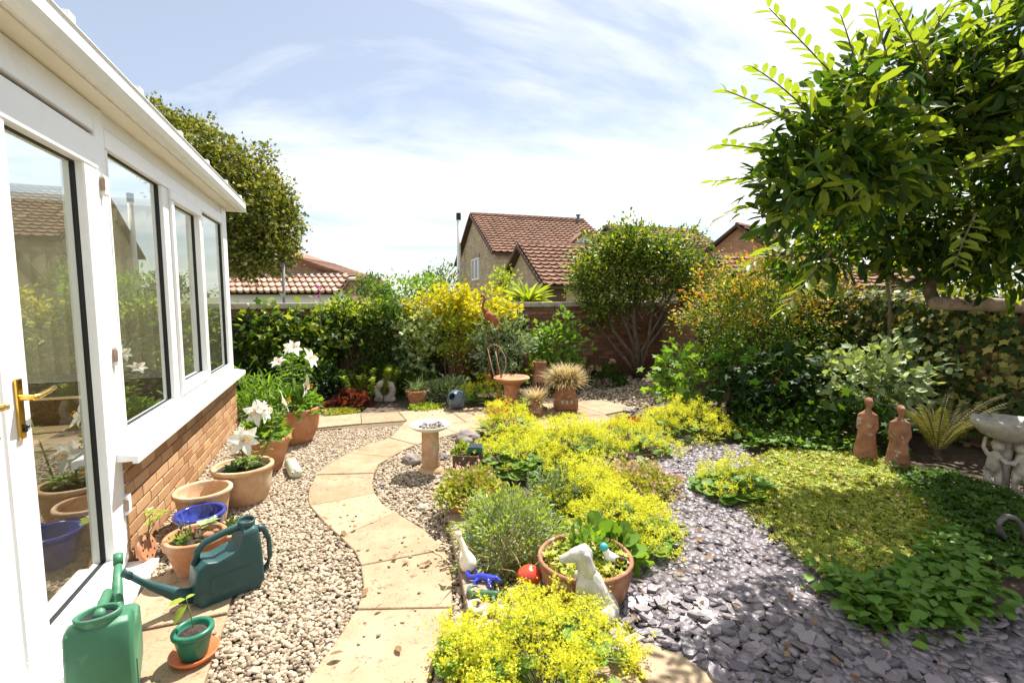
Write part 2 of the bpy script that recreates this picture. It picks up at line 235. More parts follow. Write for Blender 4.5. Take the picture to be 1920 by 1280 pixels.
# ------------------------------------------------------------------ object helpers
ORIG = {}
def reg(o, parent, loc):
    col.objects.link(o)
    loc = Vector(loc)
    if parent: o.parent = parent; o.location = loc - ORIG[parent.name]
    else: o.location = loc
    ORIG[o.name] = loc
    return o
def tag(o, label=None, cat=None, group=None, kind=None):
    if label: o['label'] = label
    if cat: o['category'] = cat
    if group: o['group'] = group
    if kind: o['kind'] = kind
    return o
def thing(name, label, cat, loc, group=None):
    o = bpy.data.objects.new(name, None); o.empty_display_size = 0.1
    reg(o, None, loc); return tag(o, label, cat, group)
def finish(me, mat, smooth):
    if mat: me.materials.append(mat if not isinstance(mat, str) else M[mat])
    if smooth: me.polygons.foreach_set('use_smooth', [True] * len(me.polygons))
    me.update()
class MB:
    def __init__(s, xf=None): s.v = []; s.f = []; s.xf = xf; s.uv = None
    def add(s, vs, fs):
        b = len(s.v)
        s.v += [s.xf @ Vector(p) for p in vs] if s.xf else [Vector(p) for p in vs]
        s.f += [tuple(i + b for i in q) for q in fs]
    def box(s, a, b):
        x0, y0, z0 = a; x1, y1, z1 = b
        s.add([(x0, y0, z0), (x1, y0, z0), (x1, y1, z0), (x0, y1, z0), (x0, y0, z1), (x1, y0, z1), (x1, y1, z1), (x0, y1, z1)],
              [(0, 3, 2, 1), (4, 5, 6, 7), (0, 1, 5, 4), (1, 2, 6, 5), (2, 3, 7, 6), (3, 0, 4, 7)])
    def prism(s, pts, z0, z1):                     # pts seen from above, counter-clockwise
        n = len(pts); A = sum(pts[i][0] * pts[(i + 1) % n][1] - pts[(i + 1) % n][0] * pts[i][1] for i in range(n))
        if A < 0: pts = pts[::-1]
        s.add([(p[0], p[1], z0) for p in pts] + [(p[0], p[1], z1) for p in pts],
              [tuple(range(n - 1, -1, -1)), tuple(range(n, 2 * n))] + [(i, (i + 1) % n, n + (i + 1) % n, n + i) for i in range(n)])
    def bevprism(s, pts, z0, z1, bv):
        n = len(pts); A = sum(pts[i][0] * pts[(i + 1) % n][1] - pts[(i + 1) % n][0] * pts[i][1] for i in range(n))
        if A < 0: pts = pts[::-1]
        cx = sum(p[0] for p in pts) / n; cy = sum(p[1] for p in pts) / n
        ins = []
        for p in pts:
            d = math.hypot(cx - p[0], cy - p[1]) or 1; k = bv * 1.3 / d
            ins.append((p[0] + (cx - p[0]) * k, p[1] + (cy - p[1]) * k))
        s.add([(p[0], p[1], z0) for p in pts] + [(p[0], p[1], z1 - bv) for p in pts] + [(p[0], p[1], z1) for p in ins],
              [tuple(range(n - 1, -1, -1)), tuple(range(2 * n, 3 * n))] + [(i, (i + 1) % n, n + (i + 1) % n, n + i) for i in range(n)] + [(n + i, n + (i + 1) % n, 2 * n + (i + 1) % n, 2 * n + i) for i in range(n)])
    def lathe(s, prof, c=(0, 0, 0), n=36, wob=0.0, sx=1.0, sy=1.0):
        vs = []; fs = []; m = len(prof)
        for i in range(n):
            a = 2 * math.pi * i / n
            for (r, z) in prof:
                k = r * (1 + wob * math.sin(a * 5 + z * 30))
                vs.append((c[0] + k * sx * math.cos(a), c[1] + k * sy * math.sin(a), c[2] + z))
        for i in range(n):
            j = (i + 1) % n
            for k in range(m - 1): fs.append((i * m + k, j * m + k, j * m + k + 1, i * m + k + 1))
        s.add(vs, fs)
    def tube(s, pts, rad, n=6, cap=True):
        pts = [Vector(p) for p in pts]; m = len(pts)
        rad = [rad] * m if not hasattr(rad, '__len__') else (list(rad) if len(rad) == m else [rad[0] + (rad[-1] - rad[0]) * i / (m - 1) for i in range(m)])
        ref = Vector((0.31, 0.2, 0.93)); vs = []; fs = []
        for i, p in enumerate(pts):
            d = (pts[min(i + 1, m - 1)] - pts[max(i - 1, 0)]).normalized()
            x = d.cross(ref)
            if x.length < 0.05: x = d.cross(Vector((1, 0, 0)))
            x.normalize(); y = d.cross(x)
            for k in range(n):
                a = 2 * math.pi * k / n; vs.append(p + (x * math.cos(a) + y * math.sin(a)) * rad[i])
        for i in range(m - 1):
            for k in range(n):
                l = (k + 1) % n; fs.append((i * n + k, i * n + l, (i + 1) * n + l, (i + 1) * n + k))
        if cap: fs += [tuple(range(n - 1, -1, -1)), tuple(range((m - 1) * n, m * n))]
        s.add(vs, fs)
    def caps(s, p, q, r0, r1, n=14):               # tapered capsule
        p = Vector(p); q = Vector(q); d = q - p; L = d.length or 1e-6; d /= L
        rot = d.to_track_quat('Z', 'Y').to_matrix()
        prof = [(1e-4, -r0)] + [(r0 * math.sin(a), -r0 * math.cos(a)) for a in (0.4, 0.8, 1.2)] + [(r0, 0), (r1, L)] + [(r1 * math.cos(a), L + r1 * math.sin(a)) for a in (0.4, 0.8, 1.2)] + [(1e-4, L + r1)]
        vs = []; fs = []; m = len(prof)
        for i in range(n):
            a = 2 * math.pi * i / n
            for (r, z) in prof: vs.append(p + rot @ Vector((r * math.cos(a), r * math.sin(a), z)))
        for i in range(n):
            j = (i + 1) % n
            for k in range(m - 1): fs.append((i * m + k, j * m + k, j * m + k + 1, i * m + k + 1))
        s.add(vs, fs)
    def ell(s, c, r, rot=None, n=16):
        vs = []; fs = []; m = 10; c = Vector(c)
        for i in range(n):
            a = 2 * math.pi * i / n
            for k in range(m):
                b = math.pi * k / (m - 1); q = Vector((r[0] * math.sin(b) * math.cos(a), r[1] * math.sin(b) * math.sin(a), -r[2] * math.cos(b)))
                vs.append(c + (rot @ q if rot else q))
        for i in range(n):
            j = (i + 1) % n
            for k in range(m - 1): fs.append((i * m + k, j * m + k, j * m + k + 1, i * m + k + 1))
        s.add(vs, fs)
    def build(s, name, mat, parent=None, loc=None, smooth=False, voxel=None):
        if loc is None: loc = ORIG[parent.name] if parent else Vector((0, 0, 0))
        loc = Vector(loc)
        me = bpy.data.meshes.new(name); me.from_pydata([p - loc for p in s.v], [], s.f)
        if voxel:
            o = bpy.data.objects.new('tmp', me); col.objects.link(o)
            md = o.modifiers.new('r', 'REMESH'); md.mode = 'VOXEL'; md.voxel_size = voxel
            sm = o.modifiers.new('s', 'SMOOTH'); sm.iterations = 5; sm.factor = 0.5
            dg = bpy.context.evaluated_depsgraph_get(); me2 = bpy.data.meshes.new_from_object(o.evaluated_get(dg))
            bpy.data.objects.remove(o); bpy.data.meshes.remove(me); me = me2; me.name = name; smooth = True
        finish(me, mat, smooth)
        o = bpy.data.objects.new(name, me)
        return reg(o, parent, loc)
def inst(name, me, parent, mw):                    # a piece that shares its mesh; mw in world space
    o = bpy.data.objects.new(name, me); col.objects.link(o)
    mw = mw.copy()
    if parent: o.parent = parent; mw.translation -= ORIG[parent.name]
    o.matrix_basis = mw; ORIG[o.name] = mw.translation + (ORIG[parent.name] if parent else Vector())
    return o

# ---- many small pieces in one mesh, built with numpy (all templates are triangles)
def scatter(name, T, pos, X, Z, size, mat, parent=None, loc=None, kind=None, smooth=False, wid=None):
    tv, tf = T; tv = np.asarray(tv, float); tf = np.asarray(tf, int)
    pos = np.asarray(pos, float); n = len(pos)
    if n == 0: return None
    X = np.asarray(X, float); Z = np.asarray(Z, float)
    X = X / (np.linalg.norm(X, axis=1, keepdims=True) + 1e-9)
    Z = Z - X * np.sum(X * Z, axis=1, keepdims=True); Z = Z / (np.linalg.norm(Z, axis=1, keepdims=True) + 1e-9)
    Y = np.cross(Z, X); size = np.broadcast_to(np.asarray(size, float), (n,)); w = size if wid is None else np.broadcast_to(np.asarray(wid, float), (n,))
    V = pos[:, None, :] + size[:, None, None] * tv[None, :, 0:1] * X[:, None, :] + w[:, None, None] * tv[None, :, 1:2] * Y[:, None, :] + size[:, None, None] * tv[None, :, 2:3] * Z[:, None, :]
    if loc is None: loc = ORIG[parent.name] if parent else Vector((0, 0, 0))
    V = (V - np.array(loc)[None, None, :]).reshape(-1, 3)
    Fc = (tf[None] + (np.arange(n) * len(tv))[:, None, None]).reshape(-1, 3)
    me = bpy.data.meshes.new(name)
    me.vertices.add(len(V)); me.vertices.foreach_set('co', V.ravel())
    me.loops.add(Fc.size); me.loops.foreach_set('vertex_index', Fc.ravel().astype(np.int32))
    me.polygons.add(len(Fc)); me.polygons.foreach_set('loop_start', np.arange(0, Fc.size, 3, dtype=np.int32))
    me.update(calc_edges=True); me.validate()
    finish(me, mat, smooth)
    o = bpy.data.objects.new(name, me); reg(o, parent, loc)
    if kind: o['kind'] = kind
    return o
T_DIA = ([(0, 0, 0), (.45, .27, .05), (.45, -.27, .05), (1, 0, -.06)], [(0, 2, 3), (0, 3, 1)])
def _lance(w, droop, fold=0.05):
    v = [(0, 0, 0)]
    for x, k in ((.28, .85), (.6, 1.0), (.82, .62)):
        z = -droop * x * x; v += [(x, w * k, z + fold), (x, 0, z), (x, -w * k, z + fold)]
    v.append((1, 0, -droop)); f = [(0, 2, 1), (0, 3, 2)]
    for a in (1, 4): f += [(a, a + 1, a + 4), (a, a + 4, a + 3), (a + 1, a + 2, a + 5), (a + 1, a + 5, a + 4)]
    f += [(7, 8, 10), (8, 9, 10)]; return v, f
T_TREE = _lance(.165, .16); T_LANCE = _lance(.15, .18); T_OVAL = _lance(.24, .15); T_BROAD = _lance(.34, .25, .06); T_SPEAR = _lance(.07, .35)
def _fan(rs, cup=0.1, off=0.0):
    n = len(rs); v = [(0 + off, 0, 0)] + [(off + r * math.cos(2 * math.pi * i / n), r * math.sin(2 * math.pi * i / n), cup * r * r) for i, r in enumerate(rs)]
    return v, [(0, 1 + i, 1 + (i + 1) % n) for i in range(n)]
T_IVY = _fan([.62, .30, .46, .24, .34, .2, .34, .24, .46, .30], -.25, .35)
T_ROUND = _fan([.5, .44] * 7, .35, .3)
T_LOBE = _fan([.6, .3, .56, .28, .46, .16, .46, .28, .56, .3], -.2, .42)
T_STAR = _fan([.5, .16] * 5, .3)
T_BLADE = ([(0, .02, 0), (0, -.02, 0), (.4, .018, -.03), (.4, -.018, -.03), (.75, .012, -.16), (.75, -.012, -.16), (1, 0, -.36)], [(0, 1, 3), (0, 3, 2), (2, 3, 5), (2, 5, 4), (4, 5, 6)])
T_ROS = ([(0, 0, 0)] + [(.5 * math.cos(a), .5 * math.sin(a), .22) for a in [2 * math.pi * i / 5 for i in range(5)]] + [(.26 * math.cos(a), .26 * math.sin(a), .05) for a in [2 * math.pi * (i + .5) / 5 for i in range(5)]],
         [(0, 6 + (i + 4) % 5, 1 + i) for i in range(5)] + [(0, 1 + i, 6 + i) for i in range(5)])
def stone_T(seed):
    r = random.Random(seed); ph = (1 + 5 ** .5) / 2
    v = [(-1, ph, 0), (1, ph, 0), (-1, -ph, 0), (1, -ph, 0), (0, -1, ph), (0, 1, ph), (0, -1, -ph), (0, 1, -ph), (ph, 0, -1), (ph, 0, 1), (-ph, 0, -1), (-ph, 0, 1)]
    v = [tuple(c / 1.9 * r.uniform(.36, .56) * k for c, k in zip(p, (1.25, .95, .62))) for p in v]
    return v, [(0, 11, 5), (0, 5, 1), (0, 1, 7), (0, 7, 10), (0, 10, 11), (1, 5, 9), (5, 11, 4), (11, 10, 2), (10, 7, 6), (7, 1, 8), (3, 9, 4), (3, 4, 2), (3, 2, 6), (3, 6, 8), (3, 8, 9), (4, 9, 5), (2, 4, 11), (6, 2, 10), (8, 6, 7), (9, 8, 1)]
def chip_T(seed):
    r = random.Random(seed); n = r.choice((5, 6, 7)); t = .07
    ring = []
    for i in range(n):
        a = 2 * math.pi * (i + r.uniform(-.25, .25)) / n; k = r.uniform(.36, .56); ring.append((k * math.cos(a) * 1.2, k * math.sin(a) * .82))
    v = [(x, y, t + r.uniform(-.015, .02)) for x, y in ring] + [(x * 1.05, y * 1.05, -t) for x, y in ring]
    f = [(0, i, i + 1) for i in range(1, n - 1)]
    for i in range(n):
        j = (i + 1) % n; f += [(i, n + i, n + j), (i, n + j, j)]
    return v, f
def tmesh(name, T, mat, smooth=False):
    me = bpy.data.meshes.new(name); me.from_pydata([Vector(p) for p in T[0]], [], T[1]); finish(me, mat, smooth); return me
def runit(n): 
    v = rng.normal(size=(n, 3)); return v / np.linalg.norm(v, axis=1, keepdims=True)
def in_poly(P, poly):
    x, y = P[:, 0], P[:, 1]; ins = np.zeros(len(P), bool); n = len(poly)
    for i in range(n):
        x1, y1 = poly[i][0], poly[i][1]; x2, y2 = poly[(i + 1) % n][0], poly[(i + 1) % n][1]
        if y1 == y2: continue
        c = ((y1 > y) != (y2 > y)) & (x < (x2 - x1) * (y - y1) / (y2 - y1) + x1); ins ^= c
    return ins
def poly_pts(poly, n):
    poly = [(p[0], p[1]) for p in poly]
    lo = np.min(poly, axis=0); hi = np.max(poly, axis=0); out = []
    while sum(len(o) for o in out) < n:
        P = rng.uniform(lo, hi, size=(n * 2, 2)); out.append(P[in_poly(P, poly)])
    return np.concatenate(out)[:n]
def gp(*pts, z=0.0): return [G(p[0], p[1], z) for p in pts]

# leaf clouds: clumps on and in an ellipsoid, leaves round each clump
def cloud(c, r, nclump, per, rc, shell=0.35, zmin=None):
    c = np.array(c); r = np.array(r)
    d = runit(nclump); sd_ = Vector(rng.uniform(-50, 50, 3)); rad = rng.uniform(0, 1, nclump) ** shell * np.array([1 + .42 * mnoise.noise(Vector(q) * 1.9 + sd_) for q in d])
    cen = c + d * rad[:, None] * r * (1 + 0.10 * rng.normal(size=(nclump, 1)))
    p = np.repeat(cen, per, axis=0) + rng.normal(size=(nclump * per, 3)) * rc
    out = np.repeat(d, per, axis=0) + 0.9 * runit(nclump * per)
    if zmin is not None:
        k = p[:, 2] > zmin; p, out = p[k], out[k]
    return p, out
def leaf_dirs(out, up=0.3, hang=0.0):
    n = len(out)
    X = out + 0.5 * runit(n); X[:, 2] += up - hang
    Z = 0.7 * runit(n); Z[:, 2] += 0.8
    return X, Z
def stems_to(parent, base, tops, r0, r1, mat='bark', name='stem', spread=0.04, mid=0.35):
    for t in tops:
        b = Vector(base) + Vector((random.uniform(-spread, spread), random.uniform(-spread, spread), 0)); t = Vector(t)
        m = b.lerp(t, 0.5) + Vector((random.uniform(-1, 1), random.uniform(-1, 1), random.uniform(0, 1))) * (t - b).length * mid * 0.3
        mb = MB(); pts = [b * (1 - s) ** 2 + m * 2 * s * (1 - s) + t * s * s for s in (0, .2, .4, .6, .8, 1)]
        mb.tube(pts, (r0, r1), 6); mb.build(name, mat, parent, smooth=True)
def bush(name, label, cat, px, py, dep, hw, hh, T, mat, leaf, nclump=60, per=14, dd=None, rc=None, up=0.3, hang=0.0, group=None, nst=4, stem_mat='bark', shell=0.35, extra=None, ground=0.0, thing_obj=None, r0=0.012):
    c = W(px, py, dep); s = dep / F_PX
    r = (hw * s, (dd if dd else hw * s * 0.8), hh * s)
    rot = Matrix.Rotation(-YAW, 3, 'Z')
    base = Vector((c.x, c.y, ground))
    t = thing_obj or thing(name, label, cat, base, group)
    p, out = cloud((0, 0, 0), r, nclump, per, rc or leaf * 0.9, shell)
    Rm = np.array(rot); p = p @ Rm.T + np.array(c); out = out @ Rm.T
    k = p[:, 2] > ground + 0.01; p, out = p[k], out[k]
    X, Z = leaf_dirs(out, up, hang)
    scatter('foliage', T, p, X, Z, leaf * rng.uniform(.65, 1.25, len(p)), mat, t, kind='stuff')
    if nst:
        tops = [c + rot @ Vector((random.uniform(-.6, .6) * r[0], random.uniform(-.6, .6) * r[1], random.uniform(-.1, .55) * r[2])) for _ in range(nst)]
        stems_to(t, base, tops, r0, r0 * 0.35, stem_mat)
    if extra:
        en, eT, em, es, cnt = extra
        d = runit(cnt * 3); d = d[(d[:, 2] > -.35)][:cnt]
        q = (d * np.array(r) * rng.uniform(.9, 1.08, (len(d), 1))) @ Rm.T + np.array(c)
        scatter(en, eT, q, runit(len(q)), d @ Rm.T + .3 * runit(len(q)), es * rng.uniform(.7, 1.2, len(q)), em, t, kind='stuff')
    return t

# ================================================================== THE SETTING
def sheet(name, pts, z, mat, kind='structure'):
    mb = MB(); n = len(pts); P = [(p[0], p[1], z) for p in pts]
    A = sum(P[i][0] * P[(i + 1) % n][1] - P[(i + 1) % n][0] * P[i][1] for i in range(n))
    if A < 0: P = P[::-1]
    mb.add(P, [tuple(range(n))]); return tag(mb.build(name, mat), kind=kind)
def boxuv(o, k=1.0):
    me = o.data; uv = me.uv_layers.new(name='UVMap')
    for p in me.polygons:
        n = p.normal
        h = Vector((-n.y, n.x, 0))
        if h.length < 1e-3: h = Vector((1, 0, 0))
        h.normalize(); v = n.cross(h)
        if abs(n.z) < 0.6: v = Vector((0, 0, 1))
        for li in p.loop_indices:
            q = me.vertices[me.loops[li].vertex_index].co; uv.data[li].uv = (q.dot(h) * k, q.dot(v) * k)
sheet('ground', [(-2500, -2500), (2500, -2500), (2500, 2500), (-2500, 2500)], -0.03, 'earth')
sheet('garden_soil', [(-1.12, -3), (5.9, -3), (5.9, 7.8), (-4, 7.8), (-4, 6.12), (-1.12, 6.12)], -0.014, 'soil')

# ---- path of curved paving slabs: left and right edge of every joint, near to far
path = tag(bpy.data.objects.new('path', None), kind='structure'); reg(path, None, (0.3, 2.6, 0))
LE = [[(520, 1345), (584, 1268), (628, 1210), (668, 1150)], [(668, 1150), (680, 1108), (676, 1067)], [(676, 1067), (664, 1040), (637, 1012)], [(637, 1012), (606, 984), (580, 953)],
      [(580, 953), (576, 938), (578, 920), (592, 894)], [(592, 894), (615, 874), (653, 853)], [(653, 853), (690, 836), (731, 824)], [(731, 824), (778, 808), (818, 800)]]
RE = [[(790, 1345), (808, 1280), (836, 1205), (848, 1146)], [(848, 1146), (850, 1090), (835, 1036)], [(835, 1036), (797, 998), (743, 966)], [(743, 966), (718, 948), (704, 929)],
      [(704, 929), (699, 910), (702, 891)], [(702, 891), (711, 874), (733, 861)], [(733, 861), (755, 848), (781, 837)], [(781, 837), (815, 826), (858, 815)]]
bed = MB(); bpts = [G(*p) for s in LE for p in s] + [G(*p) for s in RE[::-1] for p in s[::-1]]
slab_polys = []
def slab(parent, pts, name='paving_slab', z1=0.022, gap=0.006):
    n = len(pts); cx = sum(p[0] for p in pts) / n; cy = sum(p[1] for p in pts) / n
    q = []
    for p in pts:
        d = math.hypot(p[0] - cx, p[1] - cy); k = 1 - gap / d; q.append((cx + (p[0] - cx) * k + random.uniform(-.002, .002), cy + (p[1] - cy) * k + random.uniform(-.002, .002)))
    slab_polys.append([(p[0], p[1]) for p in pts])
    mb = MB(); dz = random.uniform(-.003, .003); mb.bevprism(q, -0.02, z1 + dz, 0.004); mb.build(name, 'slab', parent, loc=(cx, cy, 0))
for l, r in zip(LE, RE):
    slab(path, [G(*p) for p in l] + [G(*p) for p in r[::-1]])
back = [[(586, 786), (676, 778), (678, 797), (588, 806)], [(676, 778), (747, 774), (762, 791), (678, 797)], [(747, 774), (838, 769), (874, 794), (818, 800), (731, 824), (762, 791)],
        [(838, 769), (905, 765), (960, 790), (874, 794)], [(905, 765), (985, 761), (1052, 786), (960, 790)], [(985, 761), (1062, 757), (1135, 780), (1052, 786)],
        [(818, 800), (874, 794), (960, 790), (950, 812), (858, 815)], [(960, 790), (1052, 786), (1072, 806), (950, 812)], [(1062, 757), (1126, 752), (1192, 768), (1135, 780)], [(1052, 786), (1135, 780), (1160, 798), (1072, 806)]]
for b in back: slab(path, [G(*p) for p in b])
for b in ([(-.945, 1.75), (-.505, 1.75), (-.505, 2.385), (-.945, 2.385)], [(-.945, 2.40), (-.508, 2.40), (-.512, 2.60), (-.60, 2.83), (-.945, 2.86)], [(-.945, 1.1), (-.49, 1.1), (-.49, 1.735), (-.945, 1.735)]):
    slab(path, b)
for b in ([(1166, 1227), (1201, 1207), (1278, 1234), (1311, 1258), (1400, 1330), (1260, 1345)], [(1100, 1262), (1160, 1232), (1252, 1345), (1120, 1345)]):
    slab(path, [G(*p) for p in b])
for k, b in enumerate([bpts, gp((586, 785), (838, 768), (1062, 756), (1126, 751), (1194, 768), (1160, 800), (1072, 808), (858, 817), (781, 839), (731, 824), (640, 804), (587, 807)), [(-.95, 1.0), (-.5, 1.0), (-.5, 2.6), (-.6, 2.84), (-.95, 2.87)]]):
    mb = MB(); P = [(p[0], p[1], 0.004 + .002 * k) for p in b]; n = len(P)
    if sum(P[i][0] * P[(i + 1) % n][1] - P[(i + 1) % n][0] * P[i][1] for i in range(n)) < 0: P = P[::-1]
    mb.add(P, [tuple(range(n))]); mb.build('jointing_sand', 'joint', path)

# ---- gravel
gravel_poly1 = [(-1.08, 2.87)] + [(-.60, 2.84), (-.505, 2.6), (-.5, 1.2), (-.2, 1.2)] + [(p.x, p.y) for s in LE for p in [G(*q) for q in s]] + [(p.x, p.y) for p in gp((700, 803), (588, 810), (520, 812))] + [(-1.08, 6.6)]
gravel_poly2 = [(p.x, p.y) for s in RE[1:] for p in [G(*q) for q in s]] + [(p.x, p.y) for p in gp((900, 812), (905, 880), (850, 900), (905, 960), (842, 985), (868, 1130))]
gravel_poly3 = [(p.x, p.y) for p in gp((848, 1148), (836, 1205), (800, 1320), (980, 1320), (960, 1150), (872, 1135))]
gravel_poly4 = [(p.x, p.y) for p in gp((1070, 757), (1110, 712), (1236, 700), (1262, 745), (1190, 768))]
sheet('gravel_bed', [(-1.09, .9), (1.1, .9), (1.1, 5.2), (.4, 6.3), (-1.09, 6.5)], -0.008, 'gravel_bed')
sheet('gravel_bed', gravel_poly4, -0.008, 'gravel_bed')
def pebbles(name, poly, n, s0, s1, mat, avoid=True, T=None, zj=0.012):
    P = poly_pts(poly, n)
    if avoid:
        k = np.ones(len(P), bool)
        for sp in slab_polys: k &= ~in_poly(P, sp)
        P = P[k]
    objs = []
    for q in range(4):
        Q = P[q::4]; m = len(Q)
        pos = np.column_stack([Q, rng.uniform(0.0, zj, m)]); Z = .5 * runit(m); Z[:, 2] += 1
        objs.append((T(q) if T else stone_T(q + 11), pos, runit(m) * [1, 1, .3], Z, rng.uniform(s0, s1, m) ** 1.0))
    V = []; 
    me_all = []
    for i, (Tq, pos, X, Z, s) in enumerate(objs): me_all.append(scatter(name, Tq, pos, X, Z, s, mat))
    # one object: join the four variants
    bm = bmesh.new()
    for o in me_all: bm.from_mesh(o.data)
    me = bpy.data.meshes.new(name); bm.to_mesh(me); bm.free(); finish(me, mat, False)
    for o in me_all: d = o.data; bpy.data.objects.remove(o); bpy.data.meshes.remove(d)
    o = bpy.data.objects.new(name, me); reg(o, None, (0, 0, 0)); return o
o = pebbles('gravel', gravel_poly1, 36000, 0.010, 0.031, 'gravel'); tag(o, 'pale beige gravel between the conservatory and the curved path', 'gravel', kind='stuff')
o = pebbles('gravel', gravel_poly2, 8000, 0.010, 0.033, 'gravel'); tag(o, 'beige gravel round the small birdbath right of the path', 'gravel', kind='stuff')
o = pebbles('gravel', gravel_poly3, 2200, 0.014, 0.036, 'gravel', False); tag(o, 'gravel strip along the near right edge of the path', 'gravel', kind='stuff')
o = pebbles('gravel', gravel_poly4, 1500, 0.03, 0.07, 'gravel'); tag(o, 'gravel in dappled shade by the far brick wall', 'gravel', kind='stuff')

# ---- slate chippings: the biggest ones are pieces of their own
slate_poly = [(p.x, p.y) for p in gp((1060, 1150), (1180, 1060), (1250, 950), (1230, 860), (1270, 825), (1400, 840), (1420, 960), (1560, 1080), (1700, 1180), (1960, 1130), (2050, 1340), (1390, 1340), (1300, 1262), (1200, 1210), (1165, 1230), (1090, 1262))]
sb = sheet('slate_bed', slate_poly, -0.004, 'slate_bed')
ORIG[sb.name] = Vector((0, 0, 0))
chipT = [chip_T(i) for i in range(6)]; chipM = [tmesh('slate_chip', T, 'slate_piece') for T in chipT]
P = poly_pts(slate_poly, 6200)
k = np.ones(len(P), bool)
for sp in slab_polys: k &= ~in_poly(P, sp)
P = P[k]
dist = np.hypot(P[:, 0], P[:, 1]); px_order = np.argsort(dist)
big = px_order[(np.arange(len(px_order)) % 4 == 0)][:300]; rest = np.setdiff1d(np.arange(len(P)), big)
for i, q in enumerate(big):
    s = random.uniform(.04, .088); z = Vector((random.gauss(0, .22), random.gauss(0, .22), 1)).normalized()
    rot = z.to_track_quat('Z', 'Y').to_matrix().to_4x4() @ Matrix.Rotation(random.uniform(0, 6.28), 4, 'Z')
    inst('slate_chip', chipM[i % 6], sb, Matrix.Translation((P[q][0], P[q][1], random.uniform(.014, .034))) @ rot @ Matrix.Scale(s, 4))
acc = []
for q in range(6):
    Q = P[rest[q::6]]; m = len(Q); Z = .36 * runit(m); Z[:, 2] += 1
    acc.append(scatter('slate_chippings', chipT[q], np.column_stack([Q, rng.uniform(.002, .018, m)]), runit(m) * [1, 1, .05], Z, rng.uniform(.025, .08, m), 'slate'))
bm = bmesh.new()
for o in acc: bm.from_mesh(o.data)
me = bpy.data.meshes.new('slate_chippings'); bm.to_mesh(me); bm.free(); finish(me, 'slate', False)
for o in acc: bpy.data.objects.remove(o)
o = bpy.data.objects.new('slate_chippings', me); reg(o, sb, (0, 0, 0)); o['kind'] = 'stuff'

# ---- bricks
def brick_mesh(name, l, d, h, mat, seed):
    r = random.Random(seed); mb = MB(); b = .004
    j = lambda: r.uniform(-.0018, .0018)
    vs = []
    for z, i in ((-h / 2, b), (-h / 2 + b, 0), (h / 2 - b, 0), (h / 2, b)):
        vs += [(-l / 2 + i + j(), -d / 2 + i + j(), z), (l / 2 - i + j(), -d / 2 + i + j(), z), (l / 2 - i + j(), d / 2 - i + j(), z), (-l / 2 + i + j(), d / 2 - i + j(), z)]
    fs = [(3, 2, 1, 0), (12, 13, 14, 15)] + [(4 * k + a, 4 * k + (a + 1) % 4, 4 * k + 4 + (a + 1) % 4, 4 * k + 4 + a) for k in range(3) for a in range(4)]
    me = bpy.data.meshes.new(name); me.from_pydata(vs, [], fs); finish(me, mat, False); return me
def brick_wall(parent, p0, u, length, z0, courses, mat, depth=.10, limit=300, seen=None, proud=0.0):
    """bricks in stretcher bond; p0 = start of the outer face, u = unit vector along it, the face looks to u x z"""
    u = Vector(u); nrm = u.cross(Vector((0, 0, 1))); full = [brick_mesh('brick', .215, depth, .065, mat, s) for s in range(4)]; half = [brick_mesh('brick', .1025, depth, .065, mat, s) for s in range(2)]
    ang = math.atan2(u.y, u.x); cnt = 0; pieces = []
    for c in range(courses):
        x = -.1125 if c % 2 else 0
        while x < length - .02:
            a, b = max(x, 0), min(x + .215, length); w = b - a
            if w > .05: pieces.append((a, w, z0 + c * .075 + .0325))
            x += .225
    if seen: pieces.sort(key=lambda q: 0 if seen(q) else 1)
    extra = MB()
    for a, w, z in pieces:
        pos = Vector(p0) + u * (a + w / 2) - nrm * (depth / 2 - random.uniform(0, .003) - proud); pos.z = z
        if cnt < limit:
            me = full[random.randrange(4)] if w > .16 else half[random.randrange(2)]
            s = w / (.215 if w > .16 else .1025)
            inst('brick', me, parent, Matrix.Translation(pos) @ Matrix.Rotation(ang, 4, 'Z') @ Matrix.Diagonal((s, 1, 1, 1)))
        else:
            extra.xf = Matrix.Translation(pos) @ Matrix.Rotation(ang, 4, 'Z'); extra.box((-w / 2, -depth / 2, -.0325), (w / 2, depth / 2, .0325))
        cnt += 1
    if extra.v: extra.xf = None; tag(extra.build('brickwork', mat, parent), kind='stuff')

# far garden wall, parallel to X
gw = thing('garden_wall', 'weathered red brick garden wall with stone coping at the far end', 'wall', (2.0, 7.9, 0))
mb = MB(); mb.box((-4, 7.815, -.02), (6.1, 8.02, 1.285)); mb.build('mortar', 'mortar_dark', gw)
brick_wall(gw, (-2.0, 7.8, 0), (1, 0, 0), 7.9, 0.02, 17, 'red_brick', .10, 300, seen=lambda q: q[2] > .35 and (q[0] > 5.0 or 1.2 < q[0] < 2.6 or (q[2] > 1.0 and q[0] > 2)), proud=.002)
for i in range(11):
    x = -3.9 + i * .91; mb = MB(); mb.bevprism([(x, 7.755), (x + .895, 7.755), (x + .895, 8.06), (x, 8.06)], 1.287, 1.365, .008); mb.build('coping_stone', 'coping', gw)
rw = thing('garden_wall', 'brick garden wall along the right side hidden under variegated ivy', 'wall', (6.0, 3, 0))
mb = MB(); mb.box((5.9, -2.5, -.02), (6.1, 7.76, 1.33)); o = mb.build('brickwork', 'house_brick', rw); boxuv(o)
mb = MB(); mb.box((5.86, -2.5, 1.332), (6.14, 7.745, 1.40)); mb.build('coping_stone', 'coping', rw)

